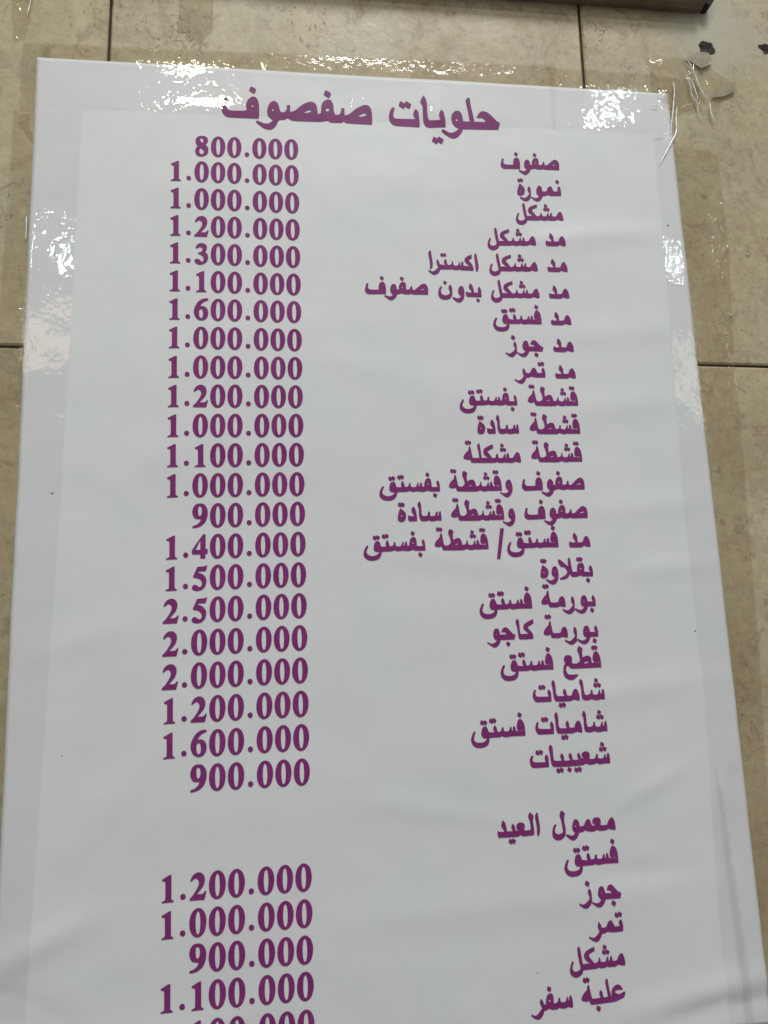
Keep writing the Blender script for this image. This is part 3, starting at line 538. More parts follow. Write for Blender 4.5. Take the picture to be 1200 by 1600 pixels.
        '-54.7,0.6 -69.8,0.7 -71.7,2.3 -73,5.6 -72.6,9.5 -71,12.7 -69.3,12.1 -70.2,8.7 -69.7,6.4 -67.3,5.8 -58.2,5.5 -57.1,6.1 -58.1,8.8 -57.4,11.7 -56.3,12.3 -54.7,9.6 -54.5,5.3|-25.9,0.3 -28.9,0.7 -32,1.4 -35.3,0.2 -49.8,0.5 -51.7,2.5 -52.4,7.2 -52.6,13.7 -53.2,17.7 -52.5,20 -51.3,21.1 -49.8,18.6 -49.4,13.6 -49.5,8.3 -48.3,5.5 -42.7,5.3 -41.2,5.9 -42.4,8.6 -41.8,11.2 -40.5,12.4 -39.1,10.1 -38.7,6.1 -37,5.4 -34.1,5.7 -32.9,8.1 -31.2,11 -29,11.9 -27.4,10.2 -26,5.2|0,0.2 -4.3,0.5 -6.8,-0.1 -11.5,0.1 -13.5,1.1 -16.1,0.2 -21.4,0.4 -23.4,2.7 -23.7,7.7 -23.7,13.6 -24.9,17.3 -24.1,19.9 -22.9,21 -21.3,18.5 -20.9,12.8 -20.8,8.2 -19.9,5.4 -16.7,5.5 -14.5,6.9 -13.8,9.8 -12.2,9.9 -12.1,6.4 -11,5.2 -7.8,5.2 -6.3,7.1 -5.6,9.5 -4.2,9.5 -4.3,5.7 -3.1,6 -2.4,9.2 -1.2,10.5 -0.2,8.5 0,3.8',
        '',
        '-64.8,14.4,2.87 -61.7,14.5,2.88 -45.7,-3.3,2.88 -42.5,-3.1,2.88 -7.3,18.7,2.65 -8.5,14.1,2.86 -4.9,14,2.86'),
    'shaibiyat': (
        '-62.1,0.2 -77.7,0.3 -80,2.3 -80.9,6.5 -80.1,9.8 -78.1,12.1 -77,11.1 -78,7.8 -77.4,5.9 -74.6,5.2 -65,5 -65.9,8.6 -64.9,11.5 -63.9,12.1 -62.2,9.5 -62,4.7|-0.1,0 -4.8,0.4 -8.1,0 -12.2,0.2 -13.7,1.3 -16.7,0.2 -22,0.1 -24.3,1.4 -28.5,-0.1 -56.9,0 -59.1,2.3 -60,6.8 -60.4,12.8 -61.2,17.3 -60.4,19.9 -58.9,21 -57.3,17.9 -57.2,11.9 -56.8,5.9 -50.8,5.3 -48.8,5.6 -50.2,8.8 -49.4,11.8 -48.3,12.3 -46.6,9.4 -46.4,5.3 -41.1,5.2 -40.4,6.1 -41.8,9.1 -40.8,11.7 -39.7,12.2 -38.2,8.9 -37.8,5.5 -33,5.3 -32,6 -33.1,9 -32.3,11.6 -31.2,11.9 -29.8,8.8 -29.2,6.4 -27.6,6.6 -26.3,7 -28.3,8 -28.5,10.6 -26.3,12.4 -23,12.6 -20.7,11 -20.4,7.6 -20.9,5.5 -16.7,5.2 -14.5,6.9 -14,9.6 -12,9.5 -12.1,6 -10.1,5.1 -6.8,5.7 -5.5,8.8 -4,8.9 -4.2,5.8 -3.1,6 -2.8,9.2 -1.4,10.4 -0.2,7.6 0,3.4',
        '',
        '-72.7,14,2.88 -69.3,14.2,2.89 -6.9,18.3,2.79 -8.4,13.7,2.87 -4.8,13.9,2.87 -53,-3.7,2.89 -49.7,-3.4,2.9 -41.8,-3.4,2.9 -34.8,-4,2.91 -31.4,-3.7,2.91'),
    'maamoul': (
        '-53,21 -49.6,17.9 -50.8,13.2 -50.5,8.5 -49.9,3.8 -50.4,-1.4 -52.8,-4.4 -56.4,-5.9 -60.2,-5.4 -62.8,-2.9 -63.3,1.2 -62.5,5.2 -61.1,8 -59.7,8.8 -58.6,7.9 -60.1,5 -60.5,2.2 -59.4,0.1 -56.3,-0.5 -53.7,0.6 -52.6,1.6 -53.2,6.9 -54,12.8 -55.1,15.5 -54.3,19.2|0,-0.1 -3.2,0 -7,1.1 -10.4,0 -16.2,-0.1 -19,1 -21.4,-0.2 -27.1,0.1 -30.9,1.2 -32.9,0 -36.5,-0.5 -37.6,-2.8 -40.5,-6.1 -43.1,-7.1 -45.9,-6.1 -50.4,-2 -49,-1 -45.9,-2.3 -43.1,-2.5 -40.8,-0.3 -42.7,1.6 -43.3,5.1 -42.4,9.1 -41,11.5 -39,11.9 -37.2,10.8 -36.2,8.1 -35.8,5.2 -32.8,5.3 -31.1,6.6 -29.5,10 -27.1,11.5 -25.3,10.3 -24.3,6.8 -22.9,4.9 -21.2,5.1 -19.9,5.9 -22.4,6.9 -23,9.3 -21.6,11.6 -18.3,12.5 -15.5,11.3 -14.5,8.5 -15,5.1 -12.5,4.8 -8.6,5 -7.1,8 -4.9,10.8 -2.8,11.5 -1.2,9.1 -0.2,4.6',
        '-39.4,5.8 -39.7,5.3 -40.4,5.2 -40.9,5.6 -40.8,6.2 -40.3,6.6 -39.6,6.4',
        ''),
    'aleid': (
        '-2.4,20.4 -1.3,20 -1,16.5 -0.3,10.4 0,6.4 -0.4,2.1 -1.6,-0.8 -2.8,-0.7 -3.2,1.9 -3.1,7.1 -3.7,12.3 -4.2,16.7 -3.5,19.3|-6.1,0.4 -17.1,0 -19.4,1.3 -21.8,0 -40.4,0.1 -41.5,1.9 -41.4,6.4 -40.5,5.9 -39.5,5.4 -35.1,5.2 -35.3,6.6 -37.5,10.2 -37.2,13.2 -36.1,15.8 -34.3,13.9 -33.1,10.4 -32.5,5.4 -27.1,5.2 -26.7,5.6 -27.9,8.3 -27.5,10.9 -26.3,12 -24.9,10.3 -24.4,7.2 -23.8,5.4 -21.4,5.7 -21.2,6.2 -23,7.1 -23.2,9.3 -22,11.6 -19.1,12.7 -16.3,11.9 -14.8,9.8 -15.2,7 -15.8,5.1 -9.2,5.2 -9.3,10.5 -10,14.5 -11,16.9 -10.3,19.7 -9,21.2 -5.7,17.7 -6.6,13.8 -6.1,8.1 -5.9,3.8',
        '',
        '-29.3,-3.9,2.85 -26.5,-3.8,2.85'),
    'olba': (
        '0,8.7 -1.4,4.4 -6.3,2.4 -11.2,1 -33.6,0.6 -34.9,2.1 -35.4,4 -36.6,4.3 -37.3,3.3 -42.1,4.6 -43,6.1 -41.8,8.8 -39.2,11.9 -37.4,13.3 -36.6,16.5 -35.4,17.9 -34.6,16.3 -34,12.2 -32.9,6.8 -32,5.5 -24.8,5.7 -24.5,6.2 -25.4,9 -24.8,11.4 -23.7,12.1 -22.3,9.9 -21.9,6.4 -21.1,5.6 -17.3,5.8 -17.5,9.1 -18.4,14.9 -18.9,19.1 -18.3,20.7 -17.1,21.3 -16.3,20.1 -15.6,13.8 -15,10.1 -14.4,7.6 -13.8,5.7 -13.3,6.3 -13.5,8.7 -12.8,11.5 -10.4,14.2 -7.5,15.3 -4.7,14.5 -2.4,11.4 -3,10.2 -5.6,10.7 -8.9,10.4 -10.4,9.7 -9.1,8.1 -6.8,7.1 -4.5,7.5 -1.7,8.7',
        '-36.3,8.9 -36.5,8.6 -37,8.5 -37.4,8.8 -37.3,9.2 -36.9,9.5 -36.5,9.3',
        '-38.6,21.6,2.78 -36,21.8,2.78 -27.2,-3.3,3.01'),
    'safar': (
        '-0.1,0 -2.9,0.2 -5.1,0.8 -7,-0.2 -11.6,0.1 -12.9,1 -15.3,-0.2 -19.9,-0.2 -23,0.9 -25.4,-0.1 -27.5,-0.5 -28.8,-3.4 -31.3,-6.4 -33.9,-7.1 -36.8,-6.2 -40.5,-3.5 -39.9,-2.1 -37.5,-3.4 -35.2,-3.4 -32.3,-1 -29.8,1.9 -30.2,3.6 -31.4,6.5 -30.9,8.9 -30.1,10 -28.9,8.7 -27.9,6.2 -27.6,4.8 -25.9,4.8 -25.5,7.2 -24.6,11.2 -22.6,13.4 -20.7,13.7 -18.9,12.7 -18.1,9.8 -18.3,5.7 -17.2,4.9 -15.3,5.5 -13.8,6.9 -13.3,9.3 -11.9,9.2 -11.6,6.3 -10.3,5.2 -7.1,5.3 -6,7.4 -5.3,9.4 -4.2,9.4 -4.1,6.3 -3.4,6.1 -3,9.2 -1.5,10.5 -0.6,8.2 0,4.1',
        '-21,7.6 -21.4,6.9 -22.3,6.8 -22.9,7.4 -22.8,8.1 -22.1,8.6 -21.3,8.3',
        '-21.8,17.4,2.84'),
    'slash': (
        '-3.9,20.9 0,20.8 -5.8,-10.4 -9.3,-10.3',
        '',
        ''),
    'd1': (
        '-2.3,22.9 -2.1,2.8 -1.4,1.9 0,1.1 -0.2,0.1 -10.4,-0.1 -10.4,0.9 -8.1,1.9 -7.4,2.9 -7.5,16.7 -7.8,17.7 -10,18.2 -10.5,19.4 -8.9,20.2 -4.2,22.7',
        '',
        ''),
    'd.': (
        '0,3.7 -0.7,2 -2.4,1.3 -4.1,2.1 -4.8,3.9 -4.1,5.6 -2.4,6.3 -0.7,5.5',
        '',
        ''),
    'd5': (
        '-9.2,22.1 -2.8,22.4 -1.2,23.1 0,23 -1.4,17.7 -8,17.6 -8.8,16.6 -5.2,15.3 -2.2,12.7 -0.8,9.4 -1,5.8 -2.3,2.6 -4.7,0.2 -8.3,-0.9 -11.5,-0.6 -13.5,0.6 -14.2,2.5 -13.3,4.3 -11.5,5.1 -9.7,4.4 -8.3,3.1 -6.7,2.9 -5.3,3.9 -4.9,5.9 -5.5,8.3 -7.5,10.4 -9.9,11.3 -12.7,11.8 -13.1,13 -11.6,16.7',
        '',
        ''),
    'd6': (
        '-0.3,23.7 0,22.5 -0.5,21.6 -3.4,20.5 -6.3,18.3 -8,15.1 -5.8,15.4 -3.4,14.8 -1,12.3 0,8.5 -0.7,4.3 -2.9,1.1 -6.7,-0.2 -10.1,0.8 -12.5,3 -14.2,7.4 -14.2,11.6 -12.5,16.3 -9.7,20.4 -5.8,23.1 -2.5,23.8',
        '-7.2,12.3 -5.8,11.2 -5.2,7.8 -5.5,4 -7.2,2.2 -8.6,3.7 -9.2,7.6 -8.7,11.3',
        ''),
    'd9': (
        '-7.9,23.6 -4.8,23.3 -2.4,21.5 -0.5,18.1 0,13.8 -0.7,9.2 -2.8,4.7 -6.2,1.6 -10,0 -14.2,-0.5 -14.7,0.7 -13.8,1.6 -10.4,2.8 -7.6,5.4 -6.4,8.1 -8.6,8.2 -11.9,8.9 -14.1,12.3 -14.6,16.1 -13.4,20.2 -11,22.9',
        '-7.6,21.1 -6,19.8 -5.5,16.5 -6,12.8 -7.4,11 -8.7,12.2 -9.2,16.2 -8.9,20',
        ''),
    'd2': (
        '-7.9,23.1 -5.2,22.9 -3,21.3 -1.7,18.8 -1.5,15.7 -2.5,12.1 -4.7,9 -8.4,5.1 -4.2,4.9 -2.4,5.8 -1.1,7.5 0,7 -1.7,-0.1 -14.5,0 -14.6,1.5 -11.7,4.5 -8.6,9.1 -6.9,12.7 -6.7,15.4 -7.8,17.4 -9.6,18.2 -11.4,17.3 -13.1,15.8 -14.2,16.3 -13.1,19.2 -11,21.8',
        '',
        ''),
    'd3': (
        '-12.6,17.8 -11.7,20.8 -9.2,22.7 -6.8,23.3 -3.4,22.4 -1.4,19.8 -1.5,16.8 -3.2,13.6 -1,11.5 0,8.4 -0.5,4.6 -2.9,1.4 -6.7,-0.6 -10.6,-0.2 -13.2,1.6 -13.7,3.7 -12.5,5.3 -10.6,5.7 -8.7,4.9 -6.7,2.9 -5.5,2.6 -4.7,4.5 -5.1,7.7 -6.8,9.8 -10.2,11.5 -9.9,12.6 -7.3,13.5 -5.8,15.6 -6.1,17.8 -7.5,18.8 -9.2,18.7 -11.2,17.3',
        '',
        ''),
    'd8': (
        '-7.1,23.6 -3.6,23.3 -1.1,21.3 -0.5,18.5 -1.1,15.7 -3.1,13.3 -0.9,10.9 0,7.6 -0.6,3.7 -3.1,0.8 -6.8,-0.5 -10.5,0.1 -12.9,2.5 -13.6,6.1 -12.7,9.2 -10.8,11.6 -12.8,14 -13.3,17.3 -12.6,20.4 -10.3,22.8',
        '-8.1,20.9 -6.4,21 -5.3,19.1 -5.3,16.6 -6.3,15.4 -7.8,17 -8.8,19.2|-8.3,9.3 -6.5,8.1 -4.8,6 -5,3.5 -6.9,1.8 -8.8,3.3 -9.3,6.3',
        ''),
    'd4': (
        '-2,23.3 -2,8.9 0,9.3 0,4.9 -2.2,4.2 -2.2,0 -6.9,0.1 -6.9,4.1 -14.6,4.3 -14.6,8.5 -4.4,23.4',
        '-7,17.8 -6.9,8.6 -11.4,8.5',
        ''),
    'd0': (
        '0,11.9 -0.6,7.2 -2.1,3.2 -4.6,0.5 -7.4,-0.5 -10.2,0.2 -12.7,2.7 -14.3,6.5 -14.8,11.2 -14.3,15.9 -12.7,20 -10.2,22.7 -7.4,23.7 -4.6,23 -2.1,20.5 -0.5,16.6',
        '-5.2,11.6 -5.5,6.5 -6.2,3.1 -7.3,1.8 -8.4,3 -9.1,6.3 -9.4,11.4 -9.1,16.4 -8.4,19.8 -7.3,21.1 -6.2,20 -5.5,16.6',
        ''),
}

DOT = ((-.38, 1.0), (.86, .22), (.34, -1.0), (-.83, -.2))

def parse(s):
    return [[tuple(float(c) for c in t.split(',')) for t in part.split()] for part in s.split('|') if part.strip()]

def smooth_outline(P):
    n = len(P); P = [Vector(q) for q in P]; out = []
    def ang(i):
        a = P[i] - P[i - 1]; b_ = P[(i + 1) % n] - P[i]
        return a.angle(b_, 0.0)
    cor = [math.degrees(ang(i)) > 58 for i in range(n)]
    for i in range(n):
        j = (i + 1) % n; p0, p1 = P[i], P[j]; d = (p1 - p0).length
        if d < 1e-6: continue
        t0 = (p1 - P[i - 1]) / 2 if not cor[i] else (p1 - p0)
        t1 = (P[(j + 1) % n] - p0) / 2 if not cor[j] else (p1 - p0)
        if t0.length > d: t0 = t0 * (d / t0.length)
        if t1.length > d: t1 = t1 * (d / t1.length)
        out.append(p0)
        if not (cor[i] and cor[j]):
            for s in (.25, .5, .75):
                out.append((2 * s**3 - 3 * s * s + 1) * p0 + (s**3 - 2 * s * s + s) * t0 + (-2 * s**3 + 3 * s * s) * p1 + (s**3 - s * s) * t1)
    return out

def round_outline(P, f=.15):
    P = [Vector(q) for q in P]; o = []; n = len(P)
    for i in range(n):
        a, b_, c = P[i - 1], P[i], P[(i + 1) % n]
        o += [b_ + (a - b_) * f, b_ + (a - b_) * f * .3 + (c - b_) * f * .3, b_ + (c - b_) * f]
    return o

_cache = {}
def glyph(name):
    if name not in _cache:
        c, h, d = GLYPHS[name]
        solid = [smooth_outline(q) for q in parse(c)]
        for t in d.split():
            x, z, s = (float(v) for v in t.split(','))
            solid.append(round_outline([(x + s * a, z + s * b_) for a, b_ in DOT]))
        _cache[name] = (solid, [smooth_outline(q) for q in parse(h)])
    return _cache[name]

LIFT = 0.00045
def lettering(name, items, label):
    """items: (glyph name, right edge x in m, function x -> baseline z in m); one printed line = one part"""
    vs, fs = [], []
    for g, xr, zf in items:
        solid, holes = glyph(g)
        pv, loops = [], []
        for L in solid + holes:
            q = [Vector((xr + p.x * .001, p.y * .001)) for p in L]
            if sum(q[i - 1].x * q[i].y - q[i].x * q[i - 1].y for i in range(len(q))) < 0: q.reverse()
            loops.append(list(range(len(pv), len(pv) + len(q)))); pv += q
        x0 = min(v.x for v in pv); x1 = max(v.x for v in pv); z0 = min(v.y for v in pv); z1 = max(v.y for v in pv)
        st = 0.004; x = x0 + st / 2
        while x < x1:                                    # inner points, so the lettering follows the paper
            z = z0 + st / 2
            while z < z1:
                pv.append(Vector((x + 1e-5 * math.sin(z * 9e3), z))); z += st
            x += st
        vo, eo, fo, ov, oe, of = delaunay_2d_cdt(pv, [], loops, 1, 1e-7)
        b_ = len(vs)
        for v in vo:
            z = v.y + zf(v.x)
            vs.append((v.x, -sheet_h(v.x, z) - LIFT, z))
        ns = len(solid)
        for f, src in zip(fo, of):
            if src and any(s < ns for s in src) and not any(s >= ns for s in src):
                fs.append(tuple(b_ + i for i in f))
    o = link_mesh(name, vs, fs, M_INK, poster)
    o['label'] = label
    bm = bmesh.new(); bm.from_mesh(o.data)
    loose = [v for v in bm.verts if not v.link_faces]
    bmesh.ops.delete(bm, geom=loose, context='VERTS')
    bm.normal_update()
    for f in bm.faces:
        if f.normal.y > 0: f.normal_flip()
    bm.to_mesh(o.data); bm.free()
    return o

flat = lambda z: (lambda x: z)
lettering('heading', [('titlea', 0.49579, flat(-0.06111)), ('titleb', 0.35140, flat(-0.06031))], 'bold heading across the top reading حلويات صفصوف')

ARABIC = {'safouf': 'صفوف', 'namoura': 'نمورة', 'mshakal': 'مشكل', 'mad': 'مد', 'extra': 'اكسترا', 'bidoun': 'بدون', 'fostok': 'فستق',
          'joz': 'جوز', 'tamr': 'تمر', 'kashta': 'قشطة', 'bifostok': 'بفستق', 'sada': 'سادة', 'mshakala': 'مشكلة', 'waw': 'و',
          'baklawa': 'بقلاوة', 'bourma': 'بورمة', 'kaju': 'كاجو', 'kitaa': 'قطع', 'shamiyat': 'شاميات', 'shaibiyat': 'شعيبيات',
          'maamoul': 'معمول', 'aleid': 'العيد', 'olba': 'علبة', 'safar': 'سفر', 'slash': '/'}
LINES = [
    (0, -0.1057, [('safouf', 0.5605)]),
    (1, -0.1363, [('namoura', 0.5604)]),
    (2, -0.1664, [('mshakal', 0.5607)]),
    (3, -0.1973, [('mad', 0.5604), ('mshakal', 0.5269)]),
    (4, -0.2273, [('mad', 0.5605), ('mshakal', 0.527), ('extra', 0.461)]),
    (5, -0.2581, [('mad', 0.5601), ('mshakal', 0.5268), ('bidoun', 0.4622), ('safouf', 0.4043)]),
    (6, -0.2887, [('mad', 0.5598), ('fostok', 0.5267)]),
    (7, -0.3191, [('mad', 0.5601), ('joz', 0.5267)]),
    (8, -0.3490, [('mad', 0.5598), ('tamr', 0.5262)]),
    (9, -0.3795, [('kashta', 0.5595), ('bifostok', 0.4931)]),
    (10, -0.4099, [('kashta', 0.5594), ('sada', 0.4929)]),
    (11, -0.4400, [('kashta', 0.5591), ('mshakala', 0.493)]),
    (12, -0.4699, [('safouf', 0.5592), ('waw', 0.4819), ('kashta', 0.4706), ('bifostok', 0.4065)]),
    (13, -0.4999, [('safouf', 0.5597), ('waw', 0.4828), ('kashta', 0.4712), ('sada', 0.4065)]),
    (14, -0.5295, [('mad', 0.56), ('fostok', 0.526), ('slash', 0.4702), ('kashta', 0.4531), ('bifostok', 0.3888)]),
    (15, -0.5604, [('baklawa', 0.5603)]),
    (16, -0.5902, [('bourma', 0.5605), ('fostok', 0.494)]),
    (17, -0.6205, [('bourma', 0.5608), ('kaju', 0.4944)]),
    (18, -0.6508, [('kitaa', 0.5612), ('fostok', 0.5117)]),
    (19, -0.6815, [('shamiyat', 0.5615)]),
    (20, -0.7121, [('shamiyat', 0.5619), ('fostok', 0.4785)]),
    (21, -0.7423, [('shaibiyat', 0.562)]),
    (23, -0.8035, [('maamoul', 0.5623), ('aleid', 0.4872)]),
    (24, -0.8341, [('fostok', 0.5624)]),
    (25, -0.8648, [('joz', 0.5624)]),
    (26, -0.8950, [('tamr', 0.5617)]),
    (27, -0.9241, [('mshakal', 0.5614)]),
    (28, -0.9554, [('olba', 0.5592), ('safar', 0.5078)]),
]
PRICES = {
    0: ('800.000', -0.1064, -0.1075),
    1: ('1.000.000', -0.1373, -0.1370),
    2: ('1.000.000', -0.1689, -0.1677),
    3: ('1.200.000', -0.1996, -0.1982),
    4: ('1.300.000', -0.2304, -0.2285),
    5: ('1.100.000', -0.2610, -0.2591),
    6: ('1.600.000', -0.2915, -0.2897),
    7: ('1.000.000', -0.3221, -0.3202),
    8: ('1.000.000', -0.3523, -0.3513),
    9: ('1.200.000', -0.3824, -0.3815),
    10: ('1.000.000', -0.4124, -0.4120),
    11: ('1.100.000', -0.4423, -0.4422),
    12: ('1.000.000', -0.4721, -0.4721),
    13: ('900.000', -0.5018, -0.5020),
    14: ('1.400.000', -0.5317, -0.5323),
    15: ('1.500.000', -0.5616, -0.5621),
    16: ('2.500.000', -0.5915, -0.5927),
    17: ('2.000.000', -0.6220, -0.6230),
    18: ('2.000.000', -0.6524, -0.6533),
    19: ('1.200.000', -0.6832, -0.6837),
    20: ('1.600.000', -0.7137, -0.7145),
    21: ('900.000', -0.7447, -0.7444),
    24: ('1.200.000', -0.8366, -0.8371),
    25: ('1.000.000', -0.8671, -0.8671),
    26: ('900.000', -0.8975, -0.8958),
    27: ('1.100.000', -0.9275, -0.9264),
    28: ('100.000', -0.9585, -0.9570),
}
for row, z, ws in LINES:
    words = ' '.join(ARABIC[w] for w, x in ws).replace('و قشطة', 'وقشطة')
    pr = PRICES.get(row)
    lettering('item_name', [(w, x, flat(z)) for w, x in ws],
              'item name %s%s' % (words, (' on the line of the price ' + pr[0]) if pr else ' with no price beside it'))

def price_items(text, zr, zl):
    zf = lambda x: zr + (zl - zr) * (0.265 - x) / 0.125
    items = []; x = 0.2629
    for k_ in range(len(text) - 1, -1, -1):
        ch = text[k_]
        w = -min(p.x for L in glyph('d' + ch)[0] for p in L) * .001
        items.append(('d' + ch, x + w / 2, zf))
        if k_:
            x -= 0.01685 if (ch != '.' and text[k_ - 1] != '.') else 0.0131
    return items
for row, (text, zr, zl) in PRICES.items():
    nm = ' '.join(ARABIC[w] for r, z, ws in LINES if r == row for w, x in ws).replace('و قشطة', 'وقشطة')
    lettering('price', price_items(text, zr, zl), 'price %s on the line of %s' % (text, nm))

rs = random.Random(4)
for sx, sz, r in ((0.6829, -0.1678, .0016), (0.665, -0.6185, .0011), (0.0319, -0.4664, .0013), (0.0493, -0.7067, .0007), (0.4759, -0.9234, .0007), (0.5256, -0.8151, .0007), (0.205, -0.929, .0006)):
    n = 9
    pts = [(sx + 0.75 * r * math.cos(2 * math.pi * i / n) * rs.uniform(.7, 1.6), sz + r * math.sin(2 * math.pi * i / n) * rs.uniform(.3, .7)) for i in range(n)]
    vs = [(sx, -sheet_h(sx, sz) - 0.0006, sz)] + [(x, -sheet_h(x, z) - 0.0002, z) for x, z in pts]
    o = link_mesh('dirt_speck', vs, [(0, 1 + (i + 1) % n, 1 + i) for i in range(n)], M_SPECK, poster)

# ------------------------------------------------------------------ sticky tape
def under(x, z, lift=0.0):
    """surface the tape lies on: the paper, tenting down to the tiles past its edge"""
    e = min(x, PW - x, -z, PH + z)
    if e >= 0: return sheet_h(x, z)
    cx, cz = min(max(x, 0), PW), min(max(z, -PH), 0)
    d = math.hypot(x - cx, z - cz)
    t = min(1.0, d / 0.035); t = t * t * (3 - 2 * t)
    return sheet_h(cx, cz) * (1 - t) + (-WALL_Y + 0.0002 - lift * 0.75) * t

def tape(name, poly, label, mat, ridges=(), lift=0.0010, step=0.003, rag=(), seed=0, rumple=0.0):
    """poly: outline in metres; rag: indices of edges torn unevenly; ridges: raised folds (x0,z0,x1,z1,height,width)"""
    rnd = random.Random(seed); out = []
    n = len(poly)
    if sum(poly[i - 1][0] * poly[i][1] - poly[i][0] * poly[i - 1][1] for i in range(n)) < 0:
        poly = poly[::-1]; rag = [(n - 2 - i) % n for i in rag]
    for i in range(n):
        a, b_ = Vector(poly[i]), Vector(poly[(i + 1) % n])
        m = max(1, int((b_ - a).length / 0.004))
        nrm = Vector((-(b_ - a).y, (b_ - a).x)).normalized()
        for q in range(m):
            p = a.lerp(b_, q / m)
            w = (0.0016 * rnd.uniform(-1, 1)) if (i in rag and q) else 0.00035 * noise.noise((p.x * 40, p.y * 40, seed))
            out.append(p + nrm * w)
    pv = list(out)
    x0 = min(v.x for v in pv); x1 = max(v.x for v in pv); z0 = min(v.y for v in pv); z1 = max(v.y for v in pv)
    x = x0 + step / 2
    while x < x1:
        z = z0 + step / 2
        while z < z1:
            pv.append(Vector((x + 3e-5 * math.sin(z * 7e3), z))); z += step
        x += step
    for rx0, rz0, rx1, rz1, a, w in ridges:             # dense points along the folds
        L_ = math.hypot(rx1 - rx0, rz1 - rz0); nx_, nz_ = -(rz1 - rz0) / L_, (rx1 - rx0) / L_
        m = int(L_ / 0.002)
        for q in range(m + 1):
            for s in (-2, -1.3, -.8, -.4, 0, .4, .8, 1.3, 2):
                pv.append(Vector((rx0 + (rx1 - rx0) * q / m + nx_ * s * w, rz0 + (rz1 - rz0) * q / m + nz_ * s * w)))
    vo, eo, fo, ov, oe, of = delaunay_2d_cdt(pv, [], [list(range(len(out)))], 1, 1e-7)
    vs = []
    for v in vo:
        h = under(v.x, v.y, lift) + lift
        if rumple: h += rumple * (0.5 + noise.noise((v.x * 60, v.y * 60, seed + .5))) + rumple * .4 * noise.noise((v.x * 150, v.y * 150, seed + 1.5))
        for rx0, rz0, rx1, rz1, a, w in ridges:
            d, t = seg_d(v.x, v.y, rx0, rz0, rx1, rz1)
            if d < 3 * w: h += a * math.exp(-(d / w) ** 2) * math.sin(math.pi * (0.08 + 0.84 * t))
        vs.append((v.x, -h, v.y + ZO))
    used = [f for f, s in zip(fo, of) if s]
    o = link_mesh(name, vs, used, mat, None, True)
    if mat is M_TAPE:                                   # where it wets the bare tile
        o.data.materials.append(M_TAPE_WALL)
        for pg in o.data.polygons:
            c = pg.center
            if not (0 < c.x < PW and -PH < c.z - ZO < 0): pg.material_index = 1
    bm = bmesh.new(); bm.from_mesh(o.data)
    bmesh.ops.delete(bm, geom=[v for v in bm.verts if not v.link_faces], context='VERTS')
    bm.normal_update()
    for f in bm.faces:
        if f.normal.y > 0: f.normal_flip()
    bm.to_mesh(o.data); bm.free()
    # base of the thing at its lower left corner
    cx, cz = x0, z0 + ZO
    o.data.transform(Matrix.Translation((-cx, 0, -cz))); o.location = (cx, 0, cz)
    return tag(o, label, 'tape', 'clear tape holding the poster')

def child_of(o, parent):
    bpy.context.view_layer.update()
    o.parent = parent
    o.matrix_parent_inverse = Matrix.Translation(parent.location).inverted()
    return o

def crease_glint(parent, pts, r, lift):
    """thin ridge along a curved line: whitened tape fold, its glint painted in"""
    P = [Vector(q) for q in pts]; path = []
    for i in range(len(P) - 1):
        a = P[i - 1] if i else P[i] * 2 - P[i + 1]; d = P[i + 2] if i + 2 < len(P) else P[i + 1] * 2 - P[i]
        for q in range(6):
            t = q / 6
            path.append(0.5 * ((2 * P[i]) + (P[i + 1] - a) * t + (2 * a - 5 * P[i] + 4 * P[i + 1] - d) * t * t + (-a + 3 * P[i] - 3 * P[i + 1] + d) * t ** 3))
    path.append(P[-1]); n = len(path); vs, fs = [], []
    for i, p in enumerate(path):
        tg = (path[min(n - 1, i + 1)] - path[max(0, i - 1)]).normalized(); nr = Vector((-tg.y, tg.x))
        f = math.sin(math.pi * (0.06 + 0.88 * i / (n - 1))) ** 0.6 * (0.8 + 0.5 * noise.noise((p.x * 160, p.y * 160, 3)))
        y = under(p.x, p.y) + lift
        for q in range(6):
            a = math.pi * q / 5
            w = p + nr * (0.9 * r * f * math.cos(a))
            vs.append((w.x, -(y + 1.0 * r * f * math.sin(a)), w.y + ZO))
    for i in range(n - 1):
        for q in range(5):
            a = i * 6 + q; fs.append((a, a + 1, a + 7, a + 6))
    return child_of(link_mesh('crease_glint', vs, fs, M_CREASE_GLINT, None, True), parent)

tape('clear_tape', [(-0.0149, 0.0165), (0.28, 0.0222), (0.5666, 0.0269), (0.5648, 0.0036), (0.5604, -0.0544), (0.30, -0.0570), (0.0485, -0.0592), (-0.0154, -0.0614)],
     'long clear tape strip along the top edge over the left half of the heading', M_TAPE,
     ridges=[(0.098, 0.004, 0.104, -0.006, 0.0005, 0.0012), (0.425, 0.012, 0.418, -0.05, 0.0005, 0.002), (0.330, -0.030, 0.331, -0.044, 0.0005, 0.0008), (0.342, -0.028, 0.3445, -0.04, 0.0005, 0.0008)],
     rag=(2, 7), lift=0.0006, seed=1)
top_right = tape('clear_tape', [(0.558, 0.0262), (0.6768, 0.0242), (0.700, 0.0225), (0.7400, 0.020), (0.7420, -0.020), (0.7089, -0.0248), (0.6924, -0.0546), (0.5559, -0.0546)],
     'short clear tape strip across the upper right end of the poster top', M_TAPE,
     ridges=[(0.6925, 0.010, 0.691, -0.052, 0.0016, 0.0010), (0.700, -0.018, 0.690, -0.075, 0.0014, 0.0010), (0.664, -0.0245, 0.678, -0.0255, 0.0009, 0.0010), (0.562, 0.022, 0.570, 0.004, 0.0006, 0.0012)],
     lift=0.0016, rag=(3, 4, 5), seed=2)
